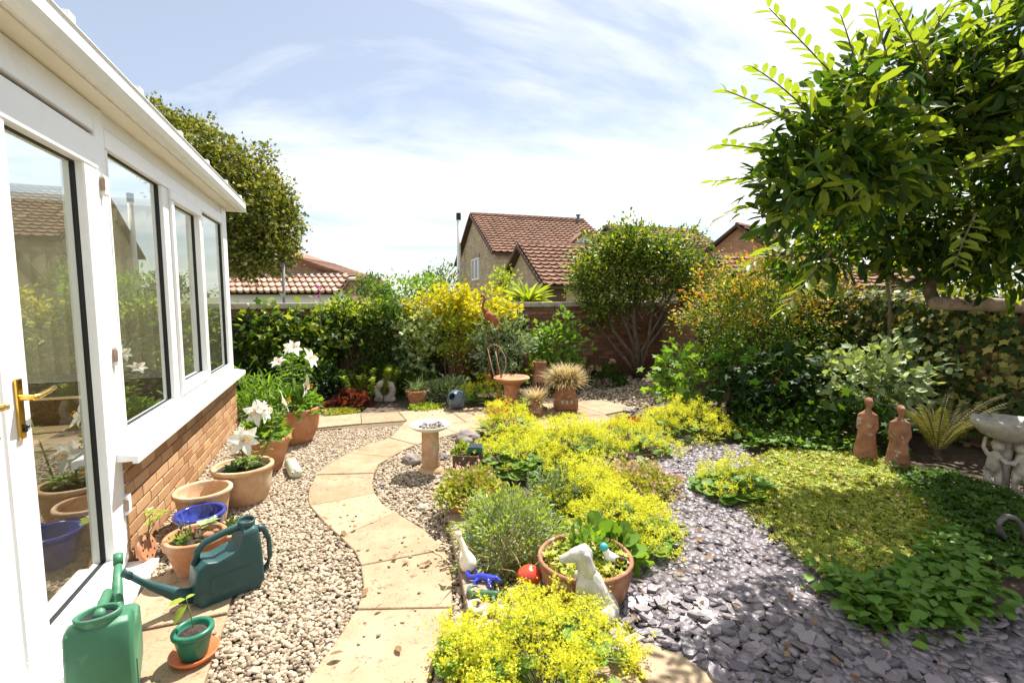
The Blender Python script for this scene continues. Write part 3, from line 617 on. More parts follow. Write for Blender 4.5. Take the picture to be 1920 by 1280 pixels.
# ---- brick edging of the flower bed
ed = thing('bed_edging', 'row of worn bricks edging the bed beside the path', 'edging', (0.58, 2.5, 0))
a, b = G(838, 982), G(872, 1150); L = (b - a).length; u = (b - a).normalized(); n_ = Vector((-u.y, u.x, 0))
if n_.x < 0: n_ = -n_
nb = int(L / .112); meK = [brick_mesh('edging_brick', .125, .102, .075, 'kerb', s) for s in range(4)]
for i in range(nb + 3):
    p = a + u * (i + .5) * .112 + n_ * .066; p.z = .03 + random.uniform(-.004, .004)
    inst('brick', meK[i % 4], ed, Matrix.Translation(p) @ Matrix.Rotation(math.atan2(n_.y, n_.x) + random.gauss(0, .02), 4, 'Z'))
ed2 = thing('bed_edging', 'timber and brick edging by the dog statue at the corner of the slate', 'edging', (1.0, 1.75, 0))
for (q0, q1, w, h) in (((958, 1112), (985, 1180), .05, .035), ((1158, 1222), (1204, 1202), .045, .035)):
    a, b = G(*q0), G(*q1); u = (b - a).normalized(); n_ = Vector((-u.y, u.x, 0)) * w / 2
    mb = MB(); mb.bevprism([a + n_, b + n_, b - n_, a - n_], -.01, h, .005); mb.build('edging_board', 'kerb', ed2)

# ================================================================== CONSERVATORY (outer face of its frames at x = -1.10)
cv = thing('conservatory', 'white framed conservatory on a low buff brick wall', 'conservatory', (-2.6, 3, 0))
XF = -1.10
dw = MB(); dw.box((-1.24, 3.075, -.02), (-1.105, 6.10, .60)); dw = dw.build('dwarf_wall', 'mortar', cv); ORIG[dw.name] = ORIG[cv.name]
brick_wall(dw, (-1.092, 3.07, 0), (0, 1, 0), 3.04, 0.0, 8, 'buff_brick', .10, 300, proud=.001)
brick_wall(dw, (-1.105, 6.105, 0), (-1, 0, 0), 2.9, 0.0, 8, 'buff_brick', .10, 120)
mb = MB(); mb.box((-4.1, 6.0, -.02), (-1.11, 6.098, .60)); mb.build('end_wall', 'mortar', cv)
def bar(name, y0, y1, z0, z1, x0=-1.17, x1=XF, mat='upvc', parent=None, bev=.006):
    mb = MB(); b = bev
    mb.add([(x0, y0, z0), (x0, y1, z0), (x0, y1, z1), (x0, y0, z1), (x1 - b, y0, z0), (x1 - b, y1, z0), (x1 - b, y1, z1), (x1 - b, y0, z1), (x1, y0 + b, z0 + b), (x1, y1 - b, z0 + b), (x1, y1 - b, z1 - b), (x1, y0 + b, z1 - b)],
           [(0, 3, 2, 1), (8, 9, 10, 11)] + [(i, (i + 1) % 4, 4 + (i + 1) % 4, 4 + i) for i in range(4)] + [(4 + i, 4 + (i + 1) % 4, 8 + (i + 1) % 4, 8 + i) for i in range(4)])
    return mb.build(name, mat, parent or cv)
def pane(parent, y0, y1, z0, z1, x=-1.135):
    g = bar('gasket', y0 - .008, y1 + .008, z0 - .008, z0 + .004, x - .01, x + .014, 'gasket', parent)
    for a in ((y0 - .008, y1 + .008, z1 - .004, z1 + .008), (y0 - .008, y0 + .004, z0 + .004, z1 - .004), (y1 - .004, y1 + .008, z0 + .004, z1 - .004)): bar('gasket', *a, x - .01, x + .014, 'gasket', parent)
    mb = MB(); mb.add([(x, y0, z0), (x, y1, z0), (x, y1, z1), (x, y0, z1)], [(0, 1, 2, 3)]); mb.build('pane', 'glass', parent)
def sash(name, y0, y1, z0, z1, w, wb, x1, parent=cv, lab=None):
    e = bpy.data.objects.new(name, None); reg(e, parent, (XF, (y0 + y1) / 2, z0))
    if lab: e['label'] = lab
    bar('bottom_rail', y0, y1, z0, z0 + wb, -1.17, x1, parent=e); bar('top_rail', y0, y1, z1 - w, z1, -1.17, x1, parent=e)
    bar('stile', y0, y0 + w, z0 + wb + .001, z1 - w - .001, -1.17, x1 - .001, parent=e); bar('stile', y1 - w, y1, z0 + wb + .001, z1 - w - .001, -1.17, x1 - .001, parent=e)
    pane(e, y0 + w, y1 - w, z0 + wb, z1 - w)
    return e
# glazed doors
dr = sash('door', 2.135, 3.02, .035, 2.235, .155, .10, XF + .012, lab='right glazed door leaf with brass handle')
dl = sash('door', 1.235, 2.125, .035, 2.235, .155, .10, XF + .012, lab='left glazed door leaf with brass handle')
bar('door_post', 3.03, 3.14, .03, 2.40); bar('door_post', 1.12, 1.225, .03, 2.40); bar('door_head', 1.226, 3.029, 2.262, 2.40)
bar('head_gap_shade', 1.226, 3.029, 2.238, 2.260, -1.17, XF - .02, 'rust_pale')  # pale rust colour painted in for the shade of the gap above the doors
for z in (.30, 1.10, 1.96):
    h = bar('hinge', 3.022, 3.075, z, z + .10, XF + .001, XF + .028); bar('hinge_pin', 3.018, 3.03, z + .02, z + .085, XF + .014, XF + .032, 'rust_pale')
mb = MB(); mb.bevprism([(-1.17, 1.1), (-.955, 1.1), (-.955, 3.05), (-1.17, 3.05)], 0.0, .030, .004); mb.build('threshold', 'upvc', cv)
def handle(d, y, s):
    e = bpy.data.objects.new('handle', None); reg(e, d, (XF, y, 1.07))
    bar('backplate', y - .016, y + .016, .94, 1.16, XF + .013, XF + .023, 'brass', e, .003)
    mb = MB(); mb.caps((XF + .02, y, 1.09), (XF + .060, y, 1.09), .011, .010); mb.tube([(XF + .058, y - .008 * s, 1.088), (XF + .062, y + .03 * s, 1.09), (XF + .062, y + .09 * s, 1.096), (XF + .060, y + .135 * s, 1.104)], (.011, .008), 10); mb.build('lever', 'brass', e, smooth=True)
    mb = MB(); mb.caps((XF + .02, y, .985), (XF + .032, y, .985), .009, .008); mb.box((XF + .02, y - .005, .965), (XF + .031, y + .005, .985)); mb.build('lock_cylinder', 'dark_metal', e)
handle(dr, 2.215, 1); handle(dl, 2.05, -1)
# fixed windows and the opening light between them
def fixed(y0, y1, z0=.735, z1=2.215):
    e = bpy.data.objects.new('window', None); reg(e, cv, (XF, (y0 + y1) / 2, z0)); pane(e, y0, y1, z0, z1); return e
fixed(3.175, 4.005)
op = sash('window', 4.135, 4.955, .735, 2.215, .072, .072, XF + .018, lab='opening window light in the middle')
fixed(5.075, 5.90)
bar('mullion', 4.008, 4.132, .736, 2.214); bar('mullion', 4.958, 5.072, .736, 2.214); bar('corner_post', 5.903, 6.10, .66, 2.40); bar('mullion', 3.142, 3.172, .736, 2.214)
bar('window_rail', 3.142, 5.902, .645, .734); bar('window_head', 3.142, 5.902, 2.216, 2.32); bar('eaves_beam', 3.142, 5.902, 2.322, 2.40, -1.18, XF - .012)
mb = MB(); mb.add([(-1.18, 2.97, .648), (-1.10, 2.97, .648), (-.995, 2.97, .628), (-.995, 2.97, .590), (-1.02, 2.97, .590), (-1.02, 2.97, .603), (-1.18, 2.97, .603)] + [(-1.18, 6.16, .648), (-1.10, 6.16, .648), (-.995, 6.16, .628), (-.995, 6.16, .590), (-1.02, 6.16, .590), (-1.02, 6.16, .603), (-1.18, 6.16, .603)],
       [(6, 5, 4, 3, 2, 1, 0), (7, 8, 9, 10, 11, 12, 13)] + [(i, (i + 1) % 7, 7 + (i + 1) % 7, 7 + i) for i in range(7)]); mb.build('window_sill', 'upvc', cv)
# eaves: soffit, gutter, roof, caps at the ends of the glazing bars
mb = MB(); mb.box((-1.12, -2.5, 2.402), (-1.012, 6.26, 2.415)); mb.build('soffit', 'soffit', cv)
mb = MB(); prof = [(-1.03, 2.417), (-.985, 2.405), (-.955, 2.418), (-.938, 2.45), (-.935, 2.50), (-.928, 2.512), (-.934, 2.522), (-.945, 2.515), (-.948, 2.46), (-.97, 2.432), (-1.03, 2.432)]
n = len(prof); mb.add([(x, -2.5, z) for x, z in prof] + [(x, 6.30, z) for x, z in prof], [tuple(range(n)), tuple(range(2 * n - 1, n - 1, -1))] + [(i, n + i, n + (i + 1) % n, (i + 1) % n) for i in range(n)]); mb.build('gutter', 'upvc', cv, smooth=False)
mb = MB(); mb.box((-1.04, 6.301, 2.41), (-.935, 6.315, 2.52)); mb.build('gutter_end_cap', 'upvc', cv)
mb = MB(); mb.add([(-1.0, -2.5, 2.50), (-1.0, 6.25, 2.50), (-4.1, 6.25, 3.35), (-4.1, -2.5, 3.35)], [(0, 1, 2, 3)])
def trans_mat():
    m = bpy.data.materials.new('roof_sheet'); m.use_nodes = True; t = m.node_tree; b = t.nodes['Principled BSDF']; b.inputs['Base Color'].default_value = (.75, .75, .72, 1); b.inputs['Roughness'].default_value = .3
    tr = t.nodes.new('ShaderNodeBsdfTransparent'); tr.inputs[0].default_value = (.9, .92, .9, 1); ms = t.nodes.new('ShaderNodeMixShader'); ms.inputs[0].default_value = .78
    lk(t, b.outputs[0], ms.inputs[1]); lk(t, tr.outputs[0], ms.inputs[2]); lk(t, ms.outputs[0], t.nodes['Material Output'].inputs[0]); return m
M['roof_sheet'] = trans_mat(); mb.build('roof', 'roof_sheet', cv)
for i in range(12):
    y = -1.9 + i * .735
    mb = MB(); mb.tube([(-.985, y, 2.535), (-2.5, y, 2.95), (-4.1, y, 3.39)], .022, 6); mb.build('glazing_bar', 'upvc', cv)
    mb = MB(); mb.box((-.985, y - .028, 2.525), (-.955, y + .028, 2.575)); mb.build('bar_cap', 'upvc', cv)
mb = MB(); mb.box((-4.1, -2.5, -.02), (-1.175, 6.0, .025)); mb.build('floor', 'floor_tile', cv)
mb = MB(); mb.box((-4.2, -2.5, .0), (-4.1, 6.1, 3.36)); mb.build('inner_wall', 'interior', cv)
mb = MB(); mb.box((-4.1, -2.6, .0), (-1.1, -2.5, 2.5)); mb.build('inner_wall', 'interior', cv)
mb = MB(); mb.box((-1.2, -2.5, -.02), (-1.10, 1.118, 2.40)); mb.build('side_panel', 'upvc', cv)
mb = MB(); mb.box((-4.1, 6.03, .61), (-1.18, 6.09, .72)); mb.box((-4.1, 6.03, 2.25), (-1.18, 6.09, 2.45)); mb.build('end_frame', 'upvc', cv)
mb = MB(); mb.add([(-4.1, 6.06, .72), (-1.18, 6.06, .72), (-1.18, 6.06, 2.25), (-4.1, 6.06, 2.25)], [(0, 1, 2, 3)]); mb.build('pane', 'glass', cv)
bl = bpy.data.objects.new('vertical_blind', None); reg(bl, cv, (-2.6, 5.92, 0))
M['blind'] = lm('blind', (0.60, 0.52, 0.39), (0.68, 0.60, 0.46), transl=.5, rough=.8, tint=(1.15, 1.1, 1.0))
me = bpy.data.meshes.new('blind_slat'); me.from_pydata([(-.06, 0, .70), (0, .012, .70), (.06, 0, .70), (-.06, 0, 2.36), (0, .012, 2.36), (.06, 0, 2.36)], [], [(0, 1, 4, 3), (1, 2, 5, 4)]); finish(me, 'blind', True)
for i in range(24): inst('slat', me, bl, Matrix.Translation((-1.24 - i * .118, 5.92, 0)) @ Matrix.Rotation(R(18), 4, 'Z'))
mb = MB(); mb.box((-4.08, 5.90, 2.362), (-1.19, 5.95, 2.40)); mb.build('blind_rail', 'upvc', bl)
# furniture seen through the glass
sf = thing('wicker_sofa', 'wicker sofa inside the conservatory behind the glass door', 'sofa', (-2.3, 4.0, .025))
mb = MB(); mb.bevprism([(-2.75, 3.2), (-1.75, 3.2), (-1.75, 4.9), (-2.75, 4.9)], .05, .42, .03); mb.build('seat', 'wicker', sf)
mb = MB(); mb.bevprism([(-2.95, 3.2), (-2.76, 3.2), (-2.76, 4.9), (-2.95, 4.9)], .05, .85, .05); mb.build('backrest', 'wicker', sf)
for y in (3.05, 4.92): mb = MB(); mb.bevprism([(-2.9, y), (-1.75, y), (-1.75, y + .14), (-2.9, y + .14)], .05, .62, .04); mb.build('armrest', 'wicker', sf)
for nm, lab, m_, c, r_ in (('cushion', 'brown cushion on the wicker sofa inside the conservatory', 'cushion_beige', (-2.2, 3.75, .64), (.13, .30, .24)), ('cushion', 'grey teal cushion on the wicker sofa inside the conservatory', 'cushion_teal', (-2.45, 4.35, .75), (.15, .34, .30))):
    mb = MB(); mb.ell(c, r_, Matrix.Rotation(R(18), 3, 'Y'), 20); o = mb.build(nm, m_, None, loc=(c[0], c[1], c[2] - r_[2]), smooth=True); tag(o, lab, 'cushion')

# ================================================================== HOUSES BEYOND THE WALL
E_, N_ = (.953, .303), (.303, -.953)          # along the ridge, towards us (sideways, forward)
def tile_T():
    v = []; prof = [(-.5, .03), (-.3, .10), (-.1, .03), (.2, .012), (.5, .03)]
    for y, dz in ((-.52, .11), (.52, 0.0)):
        v += [(x * 1.02, y, z + dz) for x, z in prof]
    v += [(x * 1.02, -.52, z + .03) for x, z in prof]
    f = []
    for i in range(4): f += [(i, i + 1, 6 + i), (i, 6 + i, 5 + i), (10 + i, 11 + i, i + 1), (10 + i, i + 1, i)]
    return v, f
TILE = tile_T()
def tile_roof(parent, p0, u, v, nu, nv, tw, th, limit=300, mat='roof_tile', mass='roof_tile_mass', keep=None):
    u = Vector(u).normalized(); v = Vector(v).normalized(); n = u.cross(v)
    if n.z < 0: n = -n
    T = ([(a * tw, b * th, c * .55) for a, b, c in TILE[0]], TILE[1]); me = tmesh('tile', T, mat)
    rot = Matrix((u, v, n)).transposed().to_4x4(); rest = []; cnt = 0
    for j in range(nv):
        for i in range(nu):
            p = Vector(p0) + u * (i + .5) * tw + v * (j + .5) * th
            if cnt < limit and (keep is None or keep(i, j)): inst('tile', me, parent, Matrix.Translation(p) @ rot); cnt += 1
            else: rest.append(p)
    if rest:
        k = len(rest); tag(scatter('tile_field', T, [tuple(p) for p in rest], [tuple(u)] * k, [tuple(n)] * k, 1.0, mass, parent), kind='stuff')
def house(label, A, zr, L, w, ze, wall, tw, th, gable_label=None, zb=-.5, dormer=None, name='house', back=True, tiles=True, limit=300, over=.22, keep=None):
    P = lambda s, t, z: LD(A[0] + E_[0] * s + N_[0] * t, A[1] + E_[1] * s + N_[1] * t, z)
    h = thing(name, label, 'house', P(L / 2, 0, zb))
    mb = MB(); wd = w - .25
    pts = [(-wd, zb), (wd, zb), (wd, ze - .06), (0, zr - .10 - .06), (-wd, ze - .06)]
    mb.add([P(0, t, z) for t, z in pts] + [P(L, t, z) for t, z in pts], [(0, 1, 2, 3, 4)[::-1], (5, 6, 7, 8, 9), (1, 6, 7, 2), (0, 4, 9, 5)])
    o = mb.build('wall', wall, h); boxuv(o)
    rf = bpy.data.objects.new('roof', None); reg(rf, h, P(L / 2, 0, zr))
    for sg in (1, -1):
        mb = MB(); a, b = P(-over, 0, zr), P(L + over, 0, zr); c, d = P(L + over, sg * w, ze), P(-over, sg * w, ze); up = Vector((0, 0, .09))
        mb.add([a, b, c, d, a - up, b - up, c - up, d - up], [(0, 1, 2, 3), (7, 6, 5, 4), (0, 3, 7, 4), (1, 5, 6, 2), (2, 6, 7, 3)]); mb.build('roof_deck', 'brown', rf)
    if tiles:
        p0 = P(-over, w + .04, ze + .02); u = P(1, 0, 0) - P(0, 0, 0); v = P(0, 0, zr) - P(0, w, ze); nv = round(v.length / th); nu = round((L + 2 * over) / tw)
        tile_roof(rf, p0, u, v, nu, nv, (L + 2 * over) / nu, v.length / nv, limit, keep=keep)
    m = max(3, int(L / .45))
    me = None
    for i in range(m):
        mb = MB(); s0 = -over + (L + 2 * over) * i / m; mb.tube([P(s0 + .01, 0, zr + .02), P(s0 + (L + 2 * over) / m + .02, 0, zr + .02)], (.10, .105), 8); mb.build('ridge_tile', 'roof_tile', rf)
    for sg in (1, -1):
        mb = MB(); q0, q1 = P(-over - .02, 0, zr + .03), P(-over - .02, sg * (w + .03), ze + .02); q = (P(0, 0, 0) - P(1, 0, 0)) * .03; dn = Vector((0, 0, -.16))
        mb.add([q0, q1, q1 + dn, q0 + dn, q0 + q, q1 + q, q1 + dn + q, q0 + dn + q], [(0, 1, 2, 3), (7, 6, 5, 4), (0, 4, 5, 1), (2, 6, 7, 3), (1, 5, 6, 2)]); mb.build('barge_board', 'brown', rf)
    return h, rf, P
def dormer(h, rf, P, s, t1, za, hw, zr, w, ze):
    k = (zr - ze) / w; t0 = (zr - za) / k
    d = bpy.data.objects.new('dormer', None); reg(d, h, P(s, t1, za))
    zb = za - hw * .75
    mb = MB(); mb.add([P(s - hw, t1, zb - .9), P(s + hw, t1, zb - .9), P(s + hw, t1, zb), P(s, t1, za - .05), P(s - hw, t1, zb)], [(0, 1, 2, 3, 4)]); mb.build('dormer_front', 'house_white', d)
    for sg in (-1, 1):
        tb = (zr - zb) / k; mb = MB(); mb.add([P(s - sg * .02, t1 + .15, za + .05), P(s + sg * (hw + .15), t1 + .15, zb - .06), P(s + sg * (hw + .15), tb, zb - .06), P(s - sg * .02, t0, za + .05)], [(0, 1, 2, 3)])
        mb.add([P(s, t1 + .16, za + .05), P(s + sg * (hw + .15), t1 + .16, zb - .06), P(s + sg * (hw + .15), t1 + .16, zb - .22), P(s, t1 + .16, za - .12)], [(0, 1, 2, 3)]); mb.build('dormer_roof', 'roof_tile', d)
h1, rf1, P1 = house('stone gabled house with tall pale flue and red brown tiled roof', (-2.16, 28), 6.14, 6.6, 4.78, 3.58, 'stone_block', .33, .34)
dormer(h1, rf1, P1, 5.2, 3.6, 4.95, .95, 6.14, 4.78, 3.58)
fl = MB(); fl.tube([P1(-.35, -2.65, .3), P1(-.35, -2.65, 6.2)], .13, 10); fl = fl.build('flue', 'house_white', h1, smooth=True)
ORIG[fl.name] = ORIG[h1.name]
mb = MB(); mb.tube([P1(-.35, -2.65, 6.2), P1(-.35, -2.65, 6.62)], .15, 10); mb.build('flue_cowl', 'gasket', fl)
w1 = bpy.data.objects.new('window', None); reg(w1, h1, P1(0, .4, 2.5))
mb = MB()
for t0, t1, z0, z1 in ((-.42, 1.25, 2.42, 2.52), (-.42, 1.25, 3.55, 3.63), (-.42, -.32, 2.52, 3.55), (1.15, 1.25, 2.52, 3.55), (.36, .46, 2.52, 3.55)):
    mb.add([P1(-.06, t0, z0), P1(-.06, t1, z0), P1(-.06, t1, z1), P1(-.06, t0, z1), P1(.02, t0, z0), P1(.02, t1, z0), P1(.02, t1, z1), P1(.02, t0, z1)], [(0, 1, 2, 3), (0, 4, 5, 1), (3, 2, 6, 7), (0, 3, 7, 4), (1, 5, 6, 2)])
mb.build('window_frame', 'house_white', w1)
for t0, t1 in ((-.32, .36), (.46, 1.15)): mb = MB(); mb.add([P1(-.02, t0, 2.52), P1(-.02, t1, 2.52), P1(-.02, t1, 3.55), P1(-.02, t0, 3.55)], [(0, 1, 2, 3)]); mb.build('pane', 'glass_dark', w1)
mb = MB(); mb.add([P1(-.03, -.5, 3.64), P1(-.03, 1.3, 3.64), P1(-.03, 1.3, 3.85), P1(-.03, -.5, 3.85)], [(0, 1, 2, 3)]); mb.build('lintel', 'mortar', w1)
mb = MB(); mb.tube([P1(1.6, 4.6, 0), P1(1.6, 4.6, 3.2), P1(1.75, 4.75, 3.5)], .05, 8); mb.build('downpipe', 'gasket', h1)
for s in (6.25,): mb = MB(); mb.tube([P1(s, .5, 5.8), P1(s, .5, 6.3)], .09, 8); mb.tube([P1(s, .5, 6.3), P1(s, .5, 6.36)], .15, 8); mb.build('roof_vent', 'lead', h1)
h2, rf2, P2 = house('second gabled house behind the clipped tree with white dormer', (6.4, 32.6), 6.14, 6.6, 4.78, 3.58, 'stone_block', .33, .34, limit=200, keep=lambda i, j: j > 8)
dormer(h2, rf2, P2, 6.9, 3.6, 4.95, .95, 6.14, 4.78, 3.58)
mb = MB(); mb.tube([P2(6.4, .5, 5.8), P2(6.4, .5, 6.3)], .09, 8); mb.tube([P2(6.4, .5, 6.3), P2(6.4, .5, 6.36)], .15, 8); mb.build('roof_vent', 'lead', h2)
h3, rf3, P3 = house('low stone garage with brown tiled roof in front of the flue house', (.42, 19), 3.48, 6.2, 2.8, 1.83, 'stone_block', .30, .30, name='garage')
mb = MB(); mb.add([P3(.0, 2.57, 1.2), P3(.7, 2.57, 1.2), P3(.7, 2.57, 1.75), P3(.0, 2.57, 1.75)], [(0, 1, 2, 3)]); mb.build('fascia', 'brown', h3)
def house_b(label, A, zr, L, w, ze, e, n, wall, limit, name='house', tw=.33, tiles=True):
    global E_, N_
    s = (E_, N_); E_, N_ = e, n; r_ = house(label, A, zr, L, w, ze, wall, tw, .34, name=name, tiles=tiles, limit=limit); E_, N_ = s; return r_
h4, rf4, P4 = house_b('red brick gabled house beyond the orange tipped shrub', (11.5, 25), 5.12, 8, 3.1, 2.85, (.75, .66), (.66, -.75), 'house_brick', 200)
h5, rf5, P5 = house_b('low tiled garage roof in front of the brick gable', (7.35, 17.6), 2.92, 2.6, 2.0, 1.75, (.99, .14), (.14, -.99), 'house_brick', 140, 'garage', .25)
h6, rf6, P6 = house_b('pale roofed house glimpsed under the tree on the right', (12.0, 17.5), 2.5, 2.0, 1.9, 1.75, (.95, -.3), (-.3, -.95), 'house_brick', 160)
# brick house with pantile lean-to on the left
hb = thing('house', 'orange brick house with pantiled lean-to left of the garden', 'house', LD(-7, 19, -.5))
q = lambda px, py, d: W(px, py, d)
mb = MB(); a = [q(380, 575, 19.2), q(655, 575, 19.2), q(655, 521, 19.2), q(545, 484, 19.2), q(380, 430, 19.2)]; dv = LD(0, 5, 0)
mb.add([p for p in a] + [p + dv for p in a], [(0, 1, 2, 3, 4), (1, 6, 7, 2)]); o = mb.build('wall', 'house_brick', hb); boxuv(o)
rfb = MB(); a = [q(380, 424, 19), q(547, 480, 19), q(660, 519, 19), q(660, 524, 19), q(545, 487, 19), q(380, 431, 19)]
rfb.add(a + [p + dv for p in a], [(0, 1, 2, 3, 4, 5), (0, 6, 7, 1), (1, 7, 8, 2), (2, 8, 9, 3)]); rfb = rfb.build('roof', 'roof_tile', hb); ORIG[rfb.name] = ORIG[hb.name]
for i in range(9):
    a, b = q(541 + 13 * i, 480.5 + 4.4 * i, 18.95), q(554 + 13 * i, 485 + 4.4 * i, 18.95); mb = MB(); up = Vector((0, 0, .07)); mb.add([a + up, b + up * 1.3, b, a - up * .4, a + up + dv, b + up * 1.3 + dv, b + dv, a + dv], [(3, 2, 1, 0), (0, 1, 5, 4)]); mb.build('verge_tile', 'roof_tile', rfb)
lt = bpy.data.objects.new('lean_to', None); reg(lt, hb, q(530, 560, 17.6))
mb = MB(); a = [q(380, 585, 17.9), q(634, 585, 17.9), q(634, 549, 17.9), q(380, 549, 17.9)]; mb.add(a, [(0, 1, 2, 3)]); mb.add([a[1], a[1] + LD(0, 1.3, 0), q(634, 520, 19.1), a[2]], [(0, 1, 2, 3)]); mb.build('lean_to_wall', 'house_white', lt)
p0 = q(380, 551, 17.6); u = LD(1, 0, 0); v = q(500, 516, 19.05) - q(500, 551, 17.6); tw_ = .247; nu = int((634 - 380) * 17.7 / F_PX / tw_)
v2 = Vector(v); lat = u * v2.dot(u); v2 -= lat; L_ = v2.length
mb = MB(); p1 = p0 + u * (nu * tw_); mb.add([p0 - Vector((0, 0, .03)), p1 - Vector((0, 0, .03)), p1 + v2 - Vector((0, 0, .03)), p0 + v2 - Vector((0, 0, .03))], [(0, 1, 2, 3)]); mb.build('roof_deck', 'brown', lt)
TILE_S = TILE; TILE = ([(x, y, z * 2.0) for x, y, z in TILE[0]], TILE[1])
tile_roof(lt, p0, u, v2, nu, 4, tw_, L_ / 4, 100, 'pantile'); TILE = TILE_S
mb = MB(); a, b = q(380, 517, 18.9), q(640, 517, 18.9); up = Vector((0, 0, .13)); mb.add([a, b, b + up, a + up], [(0, 1, 2, 3)]); mb.build('lead_flashing', 'lead', hb)
mb = MB(); mb.tube([q(640, 523, 18.7), q(668, 522, 18.9)], .06, 8); mb.tube([q(638, 522, 18.6), q(638, 560, 18.6)], .05, 8); mb.build('gutter', 'house_white', hb)
mb = MB(); mb.tube([q(531, 566, 9.3), q(531, 492, 9.3)], .028, 8); mb.tube([q(531, 494, 9.3), q(531, 490, 9.3)], .034, 8)
pp = q(531, 566, 9.3); pole = thing('pole', 'grey metal pole rising behind the far wall', 'pole', (pp.x, pp.y, -.03))
mb2 = MB(); mb2.tube([(pp.x, pp.y, -.03), q(531, 492, 9.3)], .03, 8); mb2.build('post', 'lead', pole, smooth=True)
mb2 = MB(); mb2.tube([q(531, 491.8, 9.3), q(531, 488, 9.3)], .036, 8); mb2.build('cap', 'gasket', pole)

# ================================================================== POTS AND ORNAMENTS
def pot_prof(rb, rt, h, rim=.012, rimh=.03, belly=0.0, soil=.8, n=7, wall=.014):
    p = [(1e-4, 0), (rb * .97, 0), (rb, .006)]
    for i in range(1, n):
        s = i / n; p.append((rb + (rt - rb) * s + belly * math.sin(math.pi * s), h * s * (1 - rimh / h) + .003))
    p += [(rt, h - rimh), (rt + rim, h - rimh + .003), (rt + rim, h - .006), (rt + rim - .006, h), (rt - wall + .004, h - .001), (rt - wall, h - .01)]
    zs = h * soil; k = zs / h; p += [(max(rb + (rt - rb) * k + belly * math.sin(math.pi * k) - wall, .01), zs - .004), (1e-4, zs - .006)]
    return p
def pot(name, label, cat, at, rb, rt, h, mat, rim=.012, rimh=.03, belly=0.0, soil=.8, soilmat='compost', ribs=0, group=None, xf=None, wob=.004):
    t = thing(name, label, cat, at, group)
    mb = MB(xf); pr = pot_prof(rb, rt, h, rim, rimh, belly, soil)
    if ribs: pr = [(r * (1 + .012 * math.sin(z * ribs)) if 0.02 < z < h - rimh and i < 10 else r, z) for i, (r, z) in enumerate(pr)]
    c = (0, 0, 0) if xf else at
    mb.lathe(pr, c, 40, wob); mb.build('body', mat, t, smooth=True)
    if soilmat:
        k = soil; r = rb + (rt - rb) * k + belly * math.sin(math.pi * k) - .013
        mb = MB(xf); mb.lathe([(1e-4, .012), (r * .5, .009), (r, -.002)], (c[0], c[1], c[2] + h * soil), 24); mb.build('soil', soilmat, t, smooth=True)
    return t
def shoot(parent, pts, r, mat='stem', name='stem'):
    mb = MB(); mb.tube(pts, r, 6); return mb.build(name, mat, parent, smooth=True)
def put_leaves(parent, T, mat, items, name='leaf'):
    """items: (position, direction, normal, length): each leaf a piece of its own"""
    me = tmesh(name, T, mat, True)
    for p, d, z, s in items:
        d = Vector(d).normalized(); z = Vector(z); z = (z - d * z.dot(d)); z = z.normalized() if z.length > 1e-4 else d.orthogonal().normalized(); y = z.cross(d)
        inst(name, me, parent, Matrix.Translation(Vector(p)) @ Matrix((d, y, z)).transposed().to_4x4() @ Matrix.Scale(s, 4))
def rosette(parent, c, n, L, T, mat, tilt=.6, name='leaf'):
    its = []
    for i in range(n):
        a = i * 2.4 + random.uniform(-.3, .3); e = tilt * random.uniform(.4, 1.4)
        its.append((Vector(c), (math.cos(a) * math.cos(e), math.sin(a) * math.cos(e), math.sin(e)), (-math.cos(a) * math.sin(e), -math.sin(a) * math.sin(e), math.cos(e)), L * random.uniform(.7, 1.1)))
    put_leaves(parent, T, mat, its, name)
def tuft(parent, c, n, L, mat, r=.02, droop=.5, name='blades', T=T_BLADE, up=.9):
    a = rng.uniform(0, 6.283, n); e = rng.uniform(.25, 1.5, n) ** 1 * up
    d = np.column_stack([np.cos(a) * np.cos(e), np.sin(a) * np.cos(e), np.sin(e)]); z = np.column_stack([-np.cos(a) * np.sin(e), -np.sin(a) * np.sin(e), np.cos(e)])
    p = np.array(c) + np.column_stack([rng.normal(size=n) * r, rng.normal(size=n) * r, np.zeros(n)])
    return scatter(name, T, p, d, z, L * rng.uniform(.6, 1.15, n), mat, parent, kind='stuff')
def mound(parent, c, r, h, n, T, mat, leaf, name='foliage', up=.5, fill=.35):
    """leaves over a dome on the point c"""
    d = runit(n); d[:, 2] = np.abs(d[:, 2]); sd_ = Vector(np.array(c) * 9.0); k = rng.uniform(fill, 1, n) ** .5 * np.array([1 + .5 * mnoise.noise(Vector(q) * 2.3 + sd_) for q in d])
    p = np.array(c) + d * k[:, None] * np.array([r, r, h]); X = d + .6 * runit(n); X[:, 2] += up * .4; Z = .6 * runit(n) + d * .4; Z[:, 2] += .7
    return scatter(name, T, p, X, Z, leaf * rng.uniform(.6, 1.2, n), mat, parent, kind='stuff')

